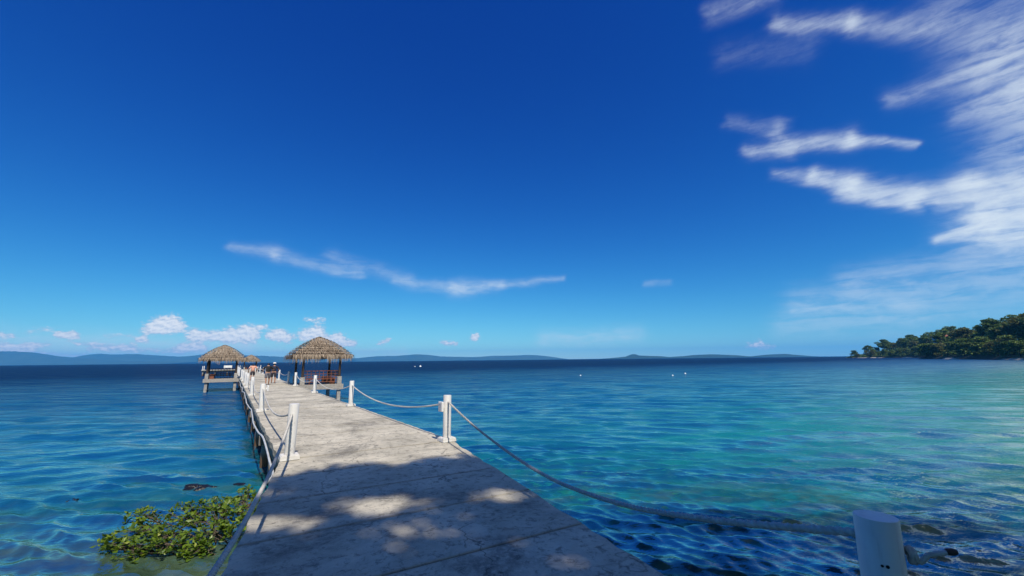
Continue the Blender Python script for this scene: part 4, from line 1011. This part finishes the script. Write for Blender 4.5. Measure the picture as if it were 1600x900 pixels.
for (x, y, z, s, pi_) in trees:
    cnt[pi_] = cnt.get(pi_, 0) + 1
    n_ = cnt[pi_]; od = ('first' if n_ == 1 else ORD[n_ - 1])
    t_ = thing('broadleaf_tree', (x, y, z), rt.uniform(0, 6.28), label=f'{WORDS[pi_]} tree on the right headland, {od} of its kind counted from the tip', cat='tree', group='trees on the headland')
    t_.scale = (s * rt.uniform(.9, 1.15), s * rt.uniform(.9, 1.15), s * rt.uniform(.82, 1.0))
    link('trunk', protos[pi_][0], t_); link('crown', protos[pi_][1], t_)
for i, (x, y, s, pi_) in enumerate([(-17, -13, .85, 1), (-9, -15, 1.0, 0), (0, -17, 1.1, 2), (13, -14, 1.05, 0), (15.5, -7.5, .8, 3), (22, -11, 1.0, 1), (30, -9, .95, 4), (8, -20, 1.2, 2)]):  # unseen trees added to block the sky behind the camera and darken ambient
    t_ = thing('added_shore_tree', (x, y, 1.0), i * 1.3, label=f'{WORDS[pi_]} tree on the shore behind the pier\'s start, {ORD[i] if i else "first"} along it', cat='tree', group='unseen trees added on the shore behind the pier')
    t_.scale = (s, s, s); link('trunk', protos[pi_][0], t_); link('crown', protos[pi_][1], t_)
# undergrowth that closes the wood between the trees: one mass
C, Dv, S, T = [], [], [], []
for SP, dd, wd, hf, n_, w1_, hm in ((SPN, (.97, .10), 170, h_near, 20000, .5, 10), (SPF, (.93, .36), 180, h_far, 15000, .5, 9.5)):
    for i in range(n_):
        u_ = rt.random(); w = .035 + (w1_ - .035) * rt.random() ** 1.7
        p_ = SP[int(u_ * (len(SP) - 1))] + Vector((dd[0], dd[1], 0)) * wd * w
        top = hm * (.4 + .6 * min(1, (w - .02) * 9)) * (1 if SP is SPN else max(.25, 1 - u_ * .7))
        hh = top * (.65 + .5 * mnoise.noise(Vector((p_.x * .12, p_.y * .12, 0)))) * rt.random() ** .6
        C.append(Vector((p_.x + rt.uniform(-3, 3), p_.y + rt.uniform(-3, 3), hf(u_, w) + hh))); Dv.append(Vector((rt.gauss(0, 1), rt.gauss(0, 1), rt.gauss(0, .5)))); S.append(rt.uniform(.8, 1.7)); T.append(min(1, max(0, rt.gauss(.4, .2) + .2 * mnoise.noise(Vector((p_.x * .07, p_.y * .07, 4))))))
tag(link('undergrowth', leaf_mesh('undergrowth', C, Dv, S, T, m_leaf, rt, .8)), 'dense dark undergrowth covering the wooded headland', 'undergrowth', kind='stuff')

# house showing above the trees
hs = thing('house', (363, 350, 9.0), RAD(-30), label='small house with a rust red roof among the headland trees', cat='house')
m_wall = simple('white_wall', (.62, .6, .56), (.75, .73, .7), 1, .8, 0); m_tile = simple('red_roof', (.20, .07, .045), (.30, .12, .08), 2, .8, .2)
m_ = MB(); m_.box((0, 0, 4.5), (9, 6, 9.0)); m_.build('wall', m_wall, hs)
m_ = MB(); m_.add([(-5.2, -3.9, 8.9), (5.2, -3.9, 8.9), (5.2, 3.9, 8.9), (-5.2, 3.9, 8.9), (-3, 0, 11.8), (3, 0, 11.8)], [(3, 2, 1, 0), (0, 1, 5, 4), (1, 2, 5), (2, 3, 4, 5), (3, 0, 4)]); m_.build('roof', m_tile, hs)
for x in (-2.6, 0, 2.6):
    m_ = MB(); m_.box((x, -3.02, 7.2), (1.3, .08, 1.4)); m_.build('window', m_hole, hs)

# ------------------------------------------------------------------ far hills and islets
def ridge(name, prof, y0, thick, material, seed, rough=.10):
    xs = np.arange(prof[0][0], prof[-1][0] + 1, max(40, (prof[-1][0] - prof[0][0]) / 130)); m_ = MB(); nj = 15
    pz = [p_[1] for p_ in prof]; pxs = [p_[0] for p_ in prof]
    for x in xs:
        hh = float(np.interp(x, pxs, pz))
        for j in range(nj):
            w = j / (nj - 1) * 2 - 1
            prof_ = max(0, 1 - abs(w) ** 1.4)
            nn_ = 1 + rough * 2 * mnoise.noise(Vector((x * .004, w * 3, seed))) * (1 - prof_ * .75)
            m_.v.append((x, y0 + w * thick, -2 + (hh + 2) * prof_ * (nn_ if prof_ < .98 else 1 + .05 * mnoise.noise(Vector((x * .01, 0, seed))))))
    n_ = len(xs)
    for i in range(n_ - 1):
        for j in range(nj - 1): m_.f.append((i * nj + j, (i + 1) * nj + j, (i + 1) * nj + j + 1, i * nj + j + 1)); m_.m.append(0)
    return tag(m_.build(name, material, smooth=80), kind='structure')
R1= [(-10654, 225), (-9920, 266), (-9609, 263), (-9296, 241), (-9040, 196), (-8786, 162), (-8510, 135), (-8309, 115), (-7783, 73), (-7040, 47), (-5928, 29)]
R2= [(-10865, 146), (-10278, 140), (-9874, 179), (-9532, 239), (-9117, 215), (-8678, 224), (-8232, 191), (-7700, 156), (-7523, 154), (-7349, 167), (-7060, 200), (-6324, 178), (-5734, 150), (-5145, 115), (-4410, 78), (-3674, 27)]
R3= [(-4871, 54), (-4145, 78), (-3903, 84), (-3419, 127), (-2933, 129), (-2448, 164), (-2124, 145), (-1799, 102), (-989, 77), (-504, 104), (-18, 107), (468, 118), (791, 90), (1049, 56), (1306, 13)]
R4= [(1282, 3), (1421, 11), (1653, 31), (1701, 58), (1757, 66), (1811, 43), (2115, 31), (2253, 16), (2513, 31), (2597, 41), (2856, 50), (3224, 33), (3407, 12), (3687, 37), (3919, 45), (4129, 23), (4283, 3)]
for nm, pf, y0, tk, mm, sd_ in (('far_hill', R1, 8000, 900, m_hill, 1), ('far_hill', R2, 9500, 900, m_hill, 2), ('far_hill', R3, 10500, 900, m_hill, 3), ('far_islet', R4, 6000, 350, m_islet, 4)):
    ridge(nm, pf, y0, tk, mm, sd_)

# ------------------------------------------------------------------ mooring buoys far out
m_buoy = simple('buoy_plastic', (.72, .72, .70), (.82, .82, .80), 5, .4, 0)
def buoy(x, y, r_, label):
    t_ = thing('buoy', (x, y, 0), label=label, cat='buoy', group='white buoys floating off the pier')
    m_ = MB(); m_.lathe([(.02 * r_, -.7 * r_), (.7 * r_, -.6 * r_), (r_, -.05 * r_), (r_ * .95, .35 * r_), (.6 * r_, .8 * r_), (.16 * r_, 1.0 * r_)], n=14); m_.build('float', m_buoy, t_, smooth=60)
    m_ = MB(); m_.lathe([(.15 * r_, .95 * r_), (.15 * r_, 1.35 * r_), (.05 * r_, 1.4 * r_)], n=8); m_.build('stem', m_buoy, t_)
buoy(-45.7, 206, .55, 'white buoy far out, between the near hut and the middle of the sea')
buoy(-48.6, 207, .28, 'tiny white buoy just left of the farther white buoy')
buoy(32.4, 78.7, .17, 'rightmost of the pair of small white buoys right of the middle')
buoy(27, 70.8, .15, 'leftmost of the pair of small white buoys right of the middle')
buoy(12.1, 75, .14, 'small lone white buoy near the middle of the sea')

# ------------------------------------------------------------------ sea haze
m_ = MB(); m_.box((0, 0, 150), (28400, 28400, 348))
m_haze = bpy.data.materials.new('haze'); m_haze.use_nodes = True; t = NT(m_haze.node_tree); t.n.remove(t.n['Principled BSDF'])
pv = t.new('ShaderNodeVolumePrincipled'); pv.inputs['Color'].default_value = (.10, .50, 1.0, 1); pv.inputs['Density'].default_value = 8.0e-5; pv.inputs['Anisotropy'].default_value = 0.0
t.link(pv.outputs[0], t.n['Material Output'].inputs['Volume'])
tag(m_.build('haze', m_haze), kind='stuff')
